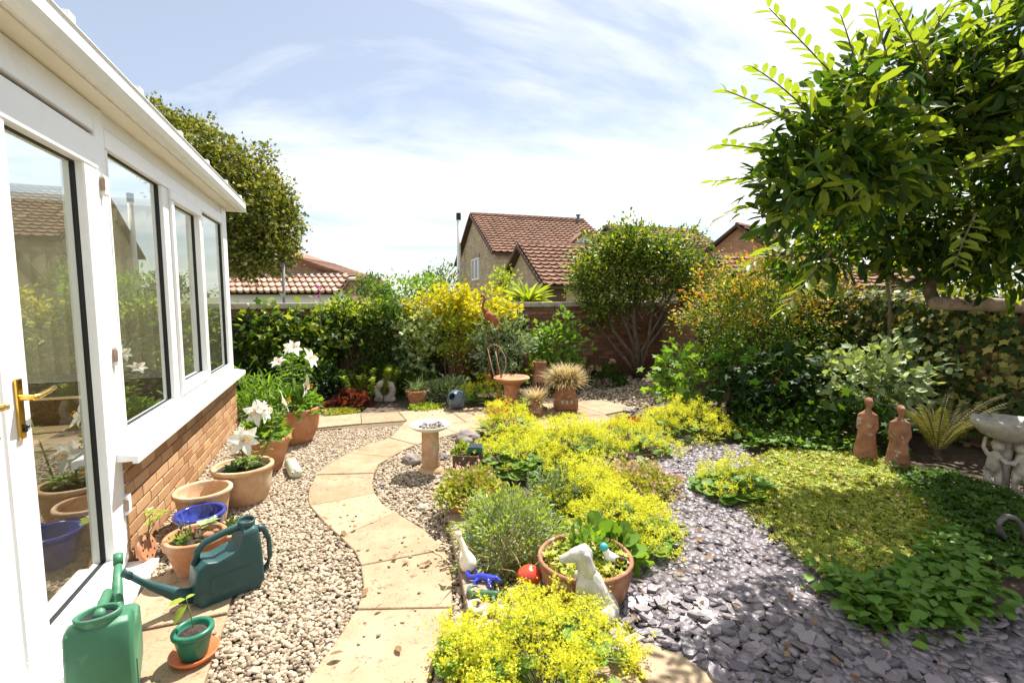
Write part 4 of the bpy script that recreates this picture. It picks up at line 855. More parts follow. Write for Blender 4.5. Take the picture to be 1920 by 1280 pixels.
# --- the row of pots along the conservatory wall
t = pot('plant_pot', 'terracotta pot of fleshy succulents beside the teal watering can', 'pot', (-.735, 2.86, 0), .085, .135, .215, 'terracotta', .01, .045, soil=.86)
c = Vector((-.735, 2.86, .19))
for i, (dx_, dy_, r_) in enumerate(((.03, .03, .035), (.06, -.01, .03), (-.01, .05, .028), (.02, .0, .024), (.085, .03, .02))):
    mb = MB(); mb.ell(c + Vector((dx_, dy_, .012)), (r_, r_ * .8, r_ * .6)); mb.build('tuber', 'terracotta_worn', t, smooth=True)
rosette(t, c + Vector((.04, .05, .045)), 9, .06, T_BROAD, 'lf_silver'); rosette(t, c + Vector((-.07, -.02, .01)), 10, .05, T_OVAL, 'lf_lime', .8); rosette(t, c + Vector((-.04, -.07, .01)), 9, .045, T_OVAL, 'lf_green', .6)
mound(t, c + Vector((-.03, -.02, 0)), .08, .06, 90, T_DIA, 'lf_green', .025)
for k in range(3): shoot(t, [c + Vector((-.05 + .02 * k, 0, 0)), c + Vector((-.07 + .01 * k, .02, .07)), c + Vector((-.10 + .02 * k, .02, .10 + .02 * k))], (.002, .001))
pot('plant_pot', 'empty cobalt blue glazed pot among the terracotta pots', 'pot', (-.79, 3.20, 0), .09, .125, .20, 'blue_glaze', .012, .025, soil=.55)
pot('plant_pot', 'empty plain terracotta pot behind the blue glazed pot', 'pot', (-.84, 3.49, 0), .12, .155, .235, 'terracotta_pale', .012, .03, soil=.35, soilmat=None)
t = pot('plant_pot', 'shallow pale pot of low green plants behind the teal can', 'pot', (-.60, 3.10, 0), .09, .115, .12, 'terracotta_pale', .01, .02, soil=.85)
mound(t, (-.60, 3.10, .10), .09, .05, 160, T_DIA, 'lf_green', .03); tuft(t, (-.60, 3.10, .10), 60, .08, 'lf_lime', .04)
t = pot('plant_pot', 'broad ribbed pale terracotta pot holding a white lily', 'pot', (-.66, 3.80, 0), .145, .185, .27, 'terracotta_pale', .014, .035, .012, .88, ribs=260)
lilypots = [t]
t2 = pot('plant_pot', 'tapered terracotta pot of lilies behind the ribbed pot', 'pot', (-.60, 4.42, 0), .12, .195, .30, 'terracotta', .012, .05, soil=.85); lilypots.append(t2)
t3 = pot('plant_pot', 'big round bellied terracotta pot of lilies at the corner', 'pot', (-.45, 5.22, 0), .17, .245, .36, 'terracotta', .016, .035, .035, .88); lilypots.append(t3)
mb = MB(Matrix.Translation((-1.035, 3.08, .075)) @ Matrix.Rotation(R(72), 4, 'Y') @ Matrix.Rotation(R(8), 4, 'X'))
td = thing('pot_foot', 'round terracotta disc with drainage holes leaning on the brick wall', 'disc', (-1.03, 3.08, 0)); mb.lathe([(1e-4, 0), (.075, 0), (.082, .006), (.082, .018), (.075, .024), (1e-4, .024)], (0, 0, 0), 24); mb.build('disc', 'terracotta', td, smooth=False)
for k in range(7):
    a = k * .9; mb2 = MB(mb.xf); mb2.lathe([(1e-4, .0245), (.007, .0245)], (.05 * math.cos(a), .05 * math.sin(a), 0), 8); mb2.build('drainage_hole', 'gasket', td)
tw_ = thing('weed', 'small self-sown weed with a white flower at the brick wall', 'weed', (-1.03, 3.12, 0))
for k, (x, y, z) in enumerate(((-1.0, 3.10, .27), (-1.02, 3.16, .20), (-.97, 3.14, .24))):
    shoot(tw_, [(-1.03, 3.12, 0), (-1.03, 3.12, .12), (x, y, z)], (.003, .002)); rosette(tw_, (x, y, z), 4, .05, T_BROAD, 'lf_lime', .3)
put_leaves(tw_, T_STAR, 'fl_white', [((-1.0, 3.10, .29), (1, 0, .2), (0, 0, 1), .05)], 'flower')

def lily_bloom(parent, c, d, s=.075):
    s *= .85
    d = Vector(d).normalized(); x = d.orthogonal().normalized(); y = d.cross(x)
    b = bpy.data.objects.new('bloom', None); reg(b, parent, c)
    its = []
    for k in range(6):
        a = k * math.pi / 3; o = x * math.cos(a) + y * math.sin(a); its.append((Vector(c), d * .62 + o * .8, d - o * .5, s * (1.15 if k % 2 else 1.0)))
    put_leaves(b, _lance(.27, .5, .05), 'fl_white', its, 'petal')
    mb = MB()
    for k in range(5):
        a = k * 1.257; o = x * math.cos(a) + y * math.sin(a); mb.tube([Vector(c), Vector(c) + d * s * .5 + o * s * .15, Vector(c) + d * s * .72 + o * s * .2], .0016, 4); mb.ell(Vector(c) + d * s * .74 + o * s * .2, (.004, .004, .007), n=6)
    mb.build('stamen', 'fl_orange', b)
def lily(parent, base, tip, blooms, n=26, L=.085):
    base = Vector(base); tip = Vector(tip); m = base.lerp(tip, .5) + Vector((0, 0, .04))
    P = lambda s: base * (1 - s) ** 2 + m * 2 * s * (1 - s) + tip * s * s
    shoot(parent, [P(s / 6) for s in range(7)], (.006, .004)); its = []
    for i in range(n):
        s = .1 + .82 * i / n; a = i * 2.4; its.append((P(s), (math.cos(a), math.sin(a), .25 - .5 * s * 0), (-math.cos(a) * .2, -math.sin(a) * .2, 1), L * (1.15 - .5 * s)))
    put_leaves(parent, T_LANCE, 'lf_bright', its)
    for d, s in blooms: lily_bloom(parent, tip + Vector(d).normalized() * .02, d, s)
t = lilypots[0]; c0 = Vector((-.66, 3.80, .24))
lily(t, c0, c0 + Vector((-.0, .0, .20)), [((.5, -.9, .25), .115), ((-.6, -.3, .6), .105), ((.3, .5, .9), .10)], 18, .08)
lily(t, c0 + Vector((.04, -.05, 0)), c0 + Vector((.03, -.08, .10)), [], 14, .11); rosette(t, c0 + Vector((-.05, -.05, .0)), 14, .11, T_LANCE, 'lf_green', .5)
lily(t, c0 + Vector((.09, -.03, 0)), c0 + Vector((.30, .20, .42)), [], 30, .075)
t = lilypots[1]; c0 = Vector((-.60, 4.42, .26))
mound(t, c0, .17, .16, 260, T_LANCE, 'lf_bright', .10)
lily(t, c0, c0 + Vector((-.02, -.06, .25)), [((-.4, -.9, .3), .115), ((.8, -.3, .35), .115), ((0, -.2, 1), .10)], 20)
lily(t, c0 + Vector((.06, .03, 0)), c0 + Vector((.12, .02, .30)), [((.9, .1, .3), .11)], 18)
t = lilypots[2]; c0 = Vector((-.45, 5.22, .31))
mound(t, c0, .24, .20, 420, T_LANCE, 'lf_bright', .11)
for k, (x, y, z, b) in enumerate(((.02, .05, .62, [((.4, -.6, .5), .10), ((-.5, -.4, .5), .09)]), (.16, -.02, .52, [((.8, -.4, .4), .12)]), (-.10, .04, .48, [((-.3, -.5, .8), .085)]), (.10, -.10, .28, [((.9, -.2, -.1), .13)]))):
    lily(t, c0 + Vector((x * .4, y * .4, 0)), c0 + Vector((x, y, z)), b, 24, .085)
t = thing('caterpillar_ornament', 'pale green ceramic caterpillar lying on the gravel', 'ornament', (-.385, 4.16, .01))
for k in range(6):
    mb = MB(); mb.ell((-.40 + .010 * k, 4.36 - .045 * k, .052), (.052, .036, .050)); mb.build('segment', 'mint_ceramic', t, smooth=True)
for sx in (-.02, .02):
    mb = MB(); mb.ell((-.35 + sx, 4.10, .065), (.013, .008, .013)); e = mb.build('eye', 'white_paint', t, smooth=True); mb = MB(); mb.ell((-.35 + sx, 4.092, .065), (.006, .004, .006)); mb.build('pupil', 'gasket', t, smooth=True)

# --- watering cans
def can(label, origin, ang, mat, s=1.0, rear=True, zs=1.1):
    t = thing('watering_can', label, 'watering can', origin); xf = Matrix.Translation(origin) @ Matrix.Rotation(ang, 4, 'Z') @ Matrix.Scale(s, 4) @ Matrix.Diagonal((1, 1, zs, 1))
    # side outline, length along x (spout towards -x)
    out = [(-.155, .0), (.155, .0), (.175, .02), (.17, .14), (.165, .20), (.15, .262), (.128, .272), (.075, .266), (.05, .20), (-.07, .175), (-.12, .185), (-.16, .16), (-.172, .09), (-.175, .02)]
    secs = [(-.082, .86), (-.074, .95), (-.045, 1.0), (.045, 1.0), (.074, .95), (.082, .86)]; n = len(out); vs = []; fs = []
    for y, k in secs: vs += [(x * k, y, .135 + (z - .135) * k + (0 if z > .01 else -.135 * (1 - k) * .9)) for x, z in out]
    for j in range(len(secs) - 1):
        for i in range(n): fs.append((j * n + i, (j + 1) * n + i, (j + 1) * n + (i + 1) % n, j * n + (i + 1) % n))
    fs += [tuple(range(n)), tuple(range(len(secs) * n - 1, (len(secs) - 1) * n - 1, -1))]
    mb = MB(xf); mb.add(vs, fs)
    me_o = mb.build('body', mat, t, smooth=True)
    bv = me_o.modifiers.new('b', 'BEVEL'); bv.width = .012 * s; bv.segments = 3; bv.limit_method = 'ANGLE'; bv.angle_limit = R(25)
    mb = MB(xf); mb.tube([(-.15, 0, .035), (-.22, 0, .055), (-.34, 0, .14), (-.43, 0, .215)], (.034, .03, .018, .0125), 14); mb.tube([(-.415, 0, .203), (-.445, 0, .228)], (.0165, .0165), 14); mb.build('spout', mat, t, smooth=True)
    mb = MB(xf); mb.tube([(-.145, 0, .165), (-.135, 0, .215), (-.10, 0, .245), (0, 0, .262), (.07, 0, .268), (.10, 0, .262)], (.024, .017, .015, .015, .018, .022), 12); mb.build('handle', mat, t, smooth=True)
    mb = MB(xf)
    if rear: mb.tube([(.15, 0, .235), (.195, 0, .225), (.222, 0, .17), (.225, 0, .09), (.205, 0, .045), (.16, 0, .03)], (.02, .016, .014, .014, .016, .02), 12)
    if rear: mb.build('rear_handle', mat, t, smooth=True)
    mb = MB(xf @ Matrix.Translation((.108, 0, .262))); mb.lathe([(.046, 0), (.05, .012), (.052, .026), (.047, .03), (.042, .026), (.040, .014)], (0, 0, 0), 24, 0, .86, 1.15); mb.build('filler_rim', mat, t, smooth=True)
    mb = MB(xf @ Matrix.Translation((.108, 0, .2765))); mb.lathe([(1e-4, 0), (.0415, 0)], (0, 0, 0), 24, 0, .86, 1.15); mb.build('filler_opening', 'gasket', t)
    for k in (-1, 1): mb = MB(xf); mb.box((-.10, k * .083 - .0015, .03), (.10, k * .083 + .0015, .115)); mb.build('side_panel', mat, t)
    return t
can('dark teal plastic watering can lying along the edge of the gravel', (-.54, 2.585, .022), R(26), 'teal_plastic', .88, zs=1.3)
can('bright green plastic watering can standing by the glass door', (-.83, 2.07, .022), R(-75.5), 'green_plastic', 1.12, False)
# --- seedling pot
t = pot('plant_pot', 'small green plastic pot with a seedling on an orange saucer', 'pot', (-.575, 2.13, .035), .048, .068, .115, 'green_pot', .006, .022, soil=.82)
mb = MB(); mb.lathe([(1e-4, .0), (.07, 0), (.088, .028), (.084, .030), (.068, .007), (1e-4, .007)], (-.575, 2.13, .024), 32); mb.build('saucer', 'orange_plastic', t, smooth=True)
shoot(t, [(-.575, 2.14, .125), (-.585, 2.15, .20), (-.60, 2.16, .26)], (.0025, .0015)); put_leaves(t, T_BROAD, 'lf_lime', [((-.60, 2.16, .255), (-.8, -.3, .1), (0, 0, 1), .06), ((-.60, 2.16, .255), (.6, .6, .2), (0, 0, 1), .035), ((-.595, 2.155, .235), (-.6, -.7, -.5), (-.3, 0, 1), .075)])

# --- birdbath on a fluted column
c = Vector((.70, 3.93, 0)); t = thing('birdbath', 'small fluted column birdbath with a pale dish of pebbles', 'birdbath', c)
mb = MB(); mb.lathe([(1e-4, 0), (.10, 0), (.105, .02), (.085, .035), (.078, .05)], c, 32); mb.build('base', 'terracotta_pale', t, smooth=True)
mb = MB(); n = 48; vs = []; zs = (.048, .12, .22, .32, .352)
for z in zs: vs += [(c.x + (.072 - .03 * (z - .05) * .35) * (1 + .035 * math.cos(16 * 2 * math.pi * k / n)) * math.cos(2 * math.pi * k / n), c.y + (.072 - .03 * (z - .05) * .35) * (1 + .035 * math.cos(16 * 2 * math.pi * k / n)) * math.sin(2 * math.pi * k / n), z) for k in range(n)]
mb.add(vs, [(j * n + k, j * n + (k + 1) % n, (j + 1) * n + (k + 1) % n, (j + 1) * n + k) for j in range(len(zs) - 1) for k in range(n)]); mb.build('column', 'terracotta_pale', t, smooth=True)
mb = MB(); mb.lathe([(1e-4, .345), (.07, .348), (.13, .368), (.168, .395), (.172, .405), (.162, .406), (.12, .385), (1e-4, .374)], c, 44, .006); mb.build('dish', 'cream', t, smooth=True)
a = rng.uniform(0, 6.28, 60); rr = .11 * np.sqrt(rng.uniform(0, 1, 60)); Z = .3 * runit(60); Z[:, 2] += 1
tag(scatter('pebbles', stone_T(3), np.column_stack([c.x + .03 + rr * np.cos(a), c.y + rr * np.sin(a), rng.uniform(.378, .396, 60)]), runit(60) * [1, 1, .2], Z, rng.uniform(.025, .045, 60), 'boulder', t), kind='stuff')
def rock(label, px, py, s, sx=1.3, sz=.7, mat='boulder', seed=1, dx=0):
    c = G(px, py); r = random.Random(seed); bm = bmesh.new(); bmesh.ops.create_icosphere(bm, subdivisions=4, radius=1)
    for v in bm.verts:
        nv = mnoise.fractal(v.co * 1.3 + Vector((seed * 7, 0, 0)), 1.0, 2.0, 4); v.co *= 1 + .30 * nv; v.co = Vector((v.co.x * s * sx, v.co.y * s, v.co.z * s * sz + s * sz * .55))
    me = bpy.data.meshes.new('boulder'); bm.to_mesh(me); bm.free(); finish(me, mat, True); o = bpy.data.objects.new('boulder', me); reg(o, None, (c.x, c.y, 0)); o.rotation_euler.z = seed
    return tag(o, label, 'rock')
rock('dark boulder left of the birdbath column', 772, 868, .075, seed=2); rock('large dark boulder half hidden by the lime flowers right of the birdbath', 876, 830, .115, seed=5); rock('small grey boulder behind the birdbath column', 832, 862, .05, seed=8)
rock('smooth dark stone lying on the shaded paving', 1178, 772, .07, 1.3, .5, seed=4); rock('pale rounded stone beside the sedum pot', 792, 955, .035, seed=9, mat='stone_grey'); rock('small dark cobble on the gravel near the path edge', 718, 912, .025, seed=12)
# --- timber box with solar lamp
c = G(878, 888); t = thing('planter_box', 'square brown slatted box beside the lime flowers', 'box', c)
ang = R(-28); xf = Matrix.Translation(c) @ Matrix.Rotation(ang, 4, 'Z')
for k in range(4):
    a = Matrix.Rotation(k * math.pi / 2, 4, 'Z')
    for j in range(5):
        mb = MB(xf @ a); mb.bevprism([(-.10 + j * .04 + .001, -.105), (-.10 + j * .04 + .039, -.105), (-.10 + j * .04 + .039, -.09), (-.10 + j * .04 + .001, -.09)], 0, .185 + random.uniform(-.003, .003), .003); mb.build('slat', 'brown', t)
mb = MB(xf); mb.box((-.088, -.088, .01), (.088, .088, .17)); mb.build('soil', 'compost', t)
mound(t, c + Vector((-.04, .03, .165)), .07, .07, 120, T_OVAL, 'lf_lime', .045)
c2 = c + Vector((.06, -.02, .19)); t = thing('solar_lamp', 'small green solar lamp with dark panel on the brown box', 'lamp', c2); xf = Matrix.Translation(c2) @ Matrix.Rotation(R(-25), 4, 'Z')
mb = MB(xf); mb.bevprism([(-.06, -.04), (.06, -.04), (.06, .04), (-.06, .04)], 0, .045, .006); mb.build('case', 'green_pot', t)
mb = MB(xf @ Matrix.Translation((0, -.008, .047)) @ Matrix.Rotation(R(12), 4, 'X')); mb.box((-.052, -.036, 0), (.052, .036, .006)); mb.build('panel', 'glass_dark', t)
# --- sedum pot, bowl, statues by the edging
c = Vector((.79, 3.02, 0)); t = pot('plant_pot', 'terracotta pot overflowing with pale sedum beside the brick edging', 'pot', c, .10, .15, .19, 'terracotta', .012, .04, soil=.9)
mound(t, c + Vector((0, 0, .165)), .235, .14, 1500, T_ROS, 'lf_sedum', .032, 'sedum'); mound(t, c + Vector((-.1, -.06, .13)), .15, .10, 350, T_ROS, 'lf_lime', .03, 'trailing_sedum'); mound(t, c + Vector((.03, .05, .22)), .2, .13, 130, T_STAR, 'fl_pink', .03, 'flowers')
c = G(1096, 1112); c.z = 0; t = pot('plant_bowl', 'wide lichen spotted terracotta bowl of small succulents by the dog statue', 'bowl', c, .185, .225, .20, 'terracotta_worn', .006, .02, .012, .82)
a = rng.uniform(0, 6.28, 300); rr = .195 * np.sqrt(rng.uniform(0, 1, 300)); Z = .3 * runit(300); Z[:, 2] += 1
tag(scatter('succulents', T_ROS, np.column_stack([c.x + rr * np.cos(a), c.y + rr * np.sin(a), rng.uniform(.165, .195, 300)]), runit(300), Z, rng.uniform(.03, .065, 300), 'lf_sedum', t), kind='stuff')
mound(t, c + Vector((.05, .08, .16)), .12, .10, 160, T_OVAL, 'lf_bright', .05, 'foliage')
def figurine(name, label, cat, base, parts):
    t = thing(name, label, cat, base)
    for pn, mat, fn, vox in parts:
        mb = MB(Matrix.Translation(base)); fn(mb); mb.build(pn, mat, t, smooth=True, voxel=vox)
    return t
b = c + Vector((.10, -.06, .165))
def f_body(mb): mb.caps((0, 0, .035), (.035, -.03, .03), .028, .016); mb.caps((-.005, 0, .04), (-.022, .008, .075), .020, .017); mb.caps((.04, -.035, .03), (.075, -.06, .02), .012, .006)
figurine('bird_ornament', 'small painted bird ornament standing in the succulent bowl', 'ornament', b, [('body', 'white_paint', f_body, .005), ('head', 'teal_ceramic', lambda mb: mb.ell((-.026, .01, .085), (.021, .021, .021)), None), ('beak', 'brown', lambda mb: mb.tube([(-.04, .012, .085), (-.065, .02, .08)], (.006, .001), 6), None), ('wing', 'brown', lambda mb: mb.ell((.035, -.048, .036), (.03, .010, .018), Matrix.Rotation(R(-40), 3, 'Z')), None)])
# sitting dog: faces left of the picture
dg = G(1102, 1165); Ldir = -_r.copy(); Bk = Vector((_f.x, _f.y, 0)).normalized(); rotd = Matrix((Ldir, Vector((0, 0, 1)).cross(Ldir), Vector((0, 0, 1)))).transposed().to_4x4()
t = thing('dog_statue', 'white stone statue of a sitting hound beside the terracotta bowl', 'statue', dg); xf = Matrix.Translation(dg) @ rotd @ Matrix.Scale(1.04, 4)
mb = MB(xf); D = mb.caps
D((-.07, 0, .06), (-.005, 0, .19), .066, .052); D((-.005, 0, .19), (.015, 0, .245), .050, .036); D((.015, 0, .245), (.022, 0, .30), .036, .040)      # haunch to chest, neck
D((.025, 0, .305), (.060, 0, .302), .042, .030); D((.060, 0, .298), (.112, 0, .283), .026, .018); D((.098, 0, .283), (.113, 0, .284), .016, .014)                     # skull, muzzle, nose
for s in (-1, 1):
    D((.03, s * .032, .19), (.045, s * .036, .09), .028, .018); D((.045, s * .036, .09), (.05, s * .036, .02), .018, .016); D((.05, s * .036, .016), (.08, s * .038, .014), .018, .014)
    D((-.06, s * .05, .065), (.0, s * .062, .07), .046, .034); D((.0, s * .062, .06), (-.03, s * .064, .02), .028, .02); D((-.03, s * .064, .016), (.035, s * .064, .014), .018, .014)
    D((.012, s * .042, .318), (-.004, s * .052, .265), .014, .020); D((-.004, s * .052, .262), (.0, s * .05, .235), .018, .010)                                       # ears
D((-.12, .0, .02), (-.16, .04, .018), .014, .008); mb.build('body', 'stone_white', t, voxel=.0055)
mb = MB(xf); mb.bevprism([(-.15, -.085), (.10, -.085), (.10, .085), (-.15, .085)], -.004, .010, .004); mb.build('plinth', 'stone_white', t)
# toadstool
c = G(992, 1120); t = thing('toadstool_ornament', 'red capped ceramic toadstool with cream stem', 'ornament', c)
mb = MB(); mb.lathe([(1e-4, 0), (.037, 0), (.04, .02), (.029, .07), (.027, .11)], c, 20); mb.build('stem', 'cream', t, smooth=True)
mb = MB(); mb.lathe([(.03, .105), (.057, .10), (.061, .110), (.053, .136), (.032, .153), (1e-4, .159)], c, 28); mb.build('cap', 'red_ceramic', t, smooth=True)
for a, e in ((.4, .5), (1.5, .9), (2.8, .4), (4.0, .7), (5.2, .5), (0, 1.4)):
    q = c + Vector((.053 * math.cos(a) * math.cos(e), .053 * math.sin(a) * math.cos(e), .107 + .049 * math.sin(e))); mb = MB(); mb.ell(q, (.007, .007, .005), n=8); mb.build('spot', 'white_paint', t, smooth=True)
# goose, orange flower, lizards on the bricks
g = G(876, 1066, .068)
def f_goose(mb): mb.caps((0, -.02, .042), (0, .035, .05), .045, .035); mb.caps((0, .04, .06), (0, .085, .05), .026, .008); mb.caps((-.005, -.03, .07), (-.02, .01, .13), .022, .015); mb.caps((-.02, .01, .13), (-.035, .03, .165), .015, .014); mb.ell((-.037, .035, .175), (.02, .022, .017))
figurine('goose_ornament', 'cream long necked goose ornament on the brick edging', 'ornament', g, [('body', 'cream', f_goose, .006), ('beak', 'fl_orange', lambda mb: mb.tube([(-.045, .05, .175), (-.06, .08, .168)], (.008, .002), 8), None)])
g = G(880, 1030, .05)
figurine('bird_ornament', 'small blue and white bird ornament behind the goose', 'ornament', g, [('body', 'white_paint', lambda mb: (mb.caps((0, 0, .03), (.03, .03, .035), .026, .014), mb.ell((-.012, -.012, .062), (.017, .017, .017))), .005), ('wing', 'teal_ceramic', lambda mb: (mb.ell((.012, -.008, .042), (.030, .012, .016), Matrix.Rotation(R(40), 3, 'Z')), mb.ell((-.012, -.012, .073), (.014, .014, .008))), None)])
g = G(866, 1018, .02); t = thing('pansy', 'orange flower at the corner of the brick edging', 'flower', g)
shoot(t, [g, g + Vector((0, 0, .06))], .002); put_leaves(t, T_STAR, 'fl_orange', [(g + Vector((.0, 0, .065)), (1, 0, 0), (-.2, -.6, .8), .06), (g + Vector((.03, .01, .05)), (1, .3, 0), (.2, -.6, .8), .05), (g + Vector((.01, -.03, .045)), (1, -.3, 0), (0, -.6, .8), .045)], 'bloom'); rosette(t, g, 8, .05, T_OVAL, 'lf_green', .5)
def lizard(label, px, py, z, ang, mat, s=1.0):
    c = G(px, py, z); t = thing('lizard_ornament', label, 'ornament', c); xf = Matrix.Translation(c) @ Matrix.Rotation(ang, 4, 'Z') @ Matrix.Scale(s, 4)
    mb = MB(xf); D = mb.caps
    D((-.03, 0, .020), (.035, .006, .021), .017, .016); D((.035, .006, .021), (.058, .004, .023), .013, .015); D((.058, .004, .023), (.078, .0, .021), .014, .008)
    pts = [(-.03, 0, .018), (-.065, -.012, .016), (-.092, .01, .017), (-.095, .042, .019), (-.068, .055, .02), (-.05, .042, .02)]
    for i in range(len(pts) - 1): D(pts[i], pts[i + 1], .014 - .0022 * i, .012 - .0022 * i)
    for x, y in ((.025, 1), (.025, -1), (-.022, 1), (-.022, -1)):
        D((x, y * .012, .016), (x + .012 * (1 if x > 0 else -1), y * .034, .014), .009, .008); D((x + .012 * (1 if x > 0 else -1), y * .034, .012), (x + .026 * (1 if x > 0 else -.4), y * .046, .006), .008, .007)
    mb.build('body', mat, t, voxel=.0035)
    for s_ in (-1, 1): mb = MB(xf); mb.ell((.062, s_ * .009, .034), (.005, .005, .005), n=8); mb.build('eye', 'gasket', t, smooth=True)
lizard('glossy blue lizard ornament on the edging bricks', 908, 1090, .07, R(-38), 'blue_ceramic', 1.05); lizard('dark green lizard ornament just below the blue lizard', 915, 1122, .07, R(-30), 'green_ceramic', 1.05); lizard('cream yellow lizard ornament nearest the camera', 925, 1152, .07, R(-25), 'yellow_ceramic', 1.15)
# --- back bed ornaments
c = G(722, 752); t = thing('stone_ornament', 'weathered ring shaped stone ornament with a hole at the bed edge', 'ornament', c)
mb = MB(Matrix.Translation(c) @ Matrix.Rotation(R(-20), 4, 'Z')); pts = [(.105 * math.cos(a), 0, .15 + .11 * math.sin(a)) for a in [2 * math.pi * i / 16 for i in range(17)]]; mb.tube(pts, .052, 12); mb.caps((-.11, 0, .03), (.11, 0, .03), .045, .045); mb.caps((.02, 0, .255), (.10, 0, .25), .04, .03); mb.build('body', 'stone_grey', t, voxel=.011)
c = G(856, 769); c.z = .125; t = thing('glazed_globe_pot', 'slate blue glazed globe pot lying on its side on the paving', 'pot', (c.x, c.y, .02))
mb = MB(Matrix.Translation((c.x, c.y, .145)) @ Matrix.Rotation(math.atan2(-_f.y, -_f.x) - R(25), 4, 'Z') @ Matrix.Rotation(R(62), 4, 'Y')); mb.lathe([(1e-4, -.125), (.06, -.115), (.105, -.07), (.125, 0), (.108, .065), (.07, .105), (.05, .118), (.054, .126), (.046, .128), (.040, .11), (.075, .06), (1e-4, -.05)], (0, 0, 0), 36); mb.build('body', 'slate_glaze', t, smooth=True)
c = G(783, 757); c.z = 0; t = pot('plant_pot', 'terracotta pot with a striped spider plant at the bed edge', 'pot', c, .10, .15, .20, 'terracotta', .01, .03, soil=.85); tuft(t, c + Vector((0, 0, .17)), 120, .26, 'lf_silver', .03)
c = Vector((2.09, 5.78, .02)); t = thing('birdbath', 'terracotta birdbath with scalloped dish in the far bed', 'birdbath', c)
mb = MB(); mb.lathe([(1e-4, 0), (.13, 0), (.125, .03), (.105, .06), (.10, .28), (.115, .33)], c, 32); mb.build('column', 'terracotta', t, smooth=True)
mb = MB(); mb.lathe([(1e-4, .32), (.12, .325), (.20, .375), (.235, .40), (.23, .415), (.20, .40), (.14, .375), (1e-4, .37)], c, 60, .02); mb.build('dish', 'terracotta', t, smooth=True)
def chimney(label, px, py, w, h, soil=False, name='chimney_pot', at=None):
    c = at or G(px, py); c.z = .015; t = thing(name, label, 'chimney pot', c); xf = Matrix.Translation(c) @ Matrix.Rotation(R(-18), 4, 'Z')
    mb = MB(xf); o = w / 2; i = o * .78
    rings = [(o * .86, 0), (o, .04), (o, h * .42), (o * .86, h * .62), (o * .80, h * .72), (o * .80, h * .9), (o * .86, h * .92), (o * .86, h), (o * .62, h), (o * .60, h * .8)]
    vs = []; n = 8
    for r, z in rings:
        k = r * .82; vs += [(r, -k, z), (r, k, z), (k, r, z), (-k, r, z), (-r, k, z), (-r, -k, z), (-k, -r, z), (k, -r, z)]
    m = len(rings); mb.add(vs, [(j * n + a, j * n + (a + 1) % n, (j + 1) * n + (a + 1) % n, (j + 1) * n + a) for j in range(m - 1) for a in range(n)] + [tuple(range((m - 1) * n, m * n))]); mb.build('body', 'terracotta_worn', t)
    for k in range(3): mb = MB(xf); x = (k - 1) * o * .4; mb.box((x - .012, -o - .004, h * .3), (x + .012, -o + .002, h * .42)); mb.build('vent_slot', 'stone_white' if soil else 'gasket', t)
    return t, c, h
chimney('tall reddish terracotta chimney pot behind the far birdbath', 1012, 742, .22, .50)
t, c, h = chimney('square terracotta chimney pot planted with pale dry grass', 1060, 770, .29, .36, True); tuft(t, c + Vector((0, 0, h - .03)), 1500, .29, 'lf_dry', .05, name='grass', up=.95)
t, c, h = chimney('low small chimney pot with a tuft of dry grass', 1005, 782, .15, .19, True); tuft(t, c + Vector((0, 0, h - .02)), 420, .22, 'lf_dry', .03, name='grass')
# rusty flamingo on rods
D0 = 6.6; t = thing('flamingo_sculpture', 'rusty metal flamingo sculpture standing above the far bed', 'sculpture', Vector((*W(925, 700, D0).xy, 0)))
q = lambda px, py, d=D0: W(px, py, d)
mb = MB(); mb.caps(q(916, 592), q(928, 600), .062, .055); mb.caps(q(928, 600), q(935, 612), .05, .022); mb.build('body', 'rust', t, voxel=.012)
mb = MB(); mb.tube([q(911, 588), q(905, 578), q(906, 568), q(909, 561), q(907, 555), q(903, 554), q(901, 557)], (.034, .022, .018, .017, .019, .02, .008), 10); mb.build('neck', 'rust', t, smooth=True)
for s in (-.02, .03): mb = MB(); mb.caps(q(925, 598) + _f * s, q(938, 619) + _f * s, .035, .012); mb.build('tail_feather', 'rust', t, smooth=True)
for a, b in ((917, 917), (929, 934)): mb = MB(); mb.tube([q(a, 604), Vector((*q(b, 650).xy, 0))], .006, 6); mb.build('leg', 'rust', t)
D1 = 6.3; t = thing('metal_plant_support', 'pale rusty hoop and rod plant support left of the far birdbath', 'plant support', Vector((*W(945, 760, D1).xy, 0))); q = lambda px, py, d=D1: W(px, py, d)
for pts in ([q(914, 652), q(925, 700), q(948, 772)], [q(929, 658), q(940, 712)], [q(914, 652), q(924, 645), q(936, 649), q(947, 668), q(949, 685), q(944, 700), q(937, 708)]):
    mb = MB(); mb.tube(pts, .0055, 6); mb.build('rod', 'rust_pale', t, smooth=True)
mb = MB(); mb.ell(q(917, 706), (.035, .035, .035)); mb.build('ball', 'rust', t, smooth=True)
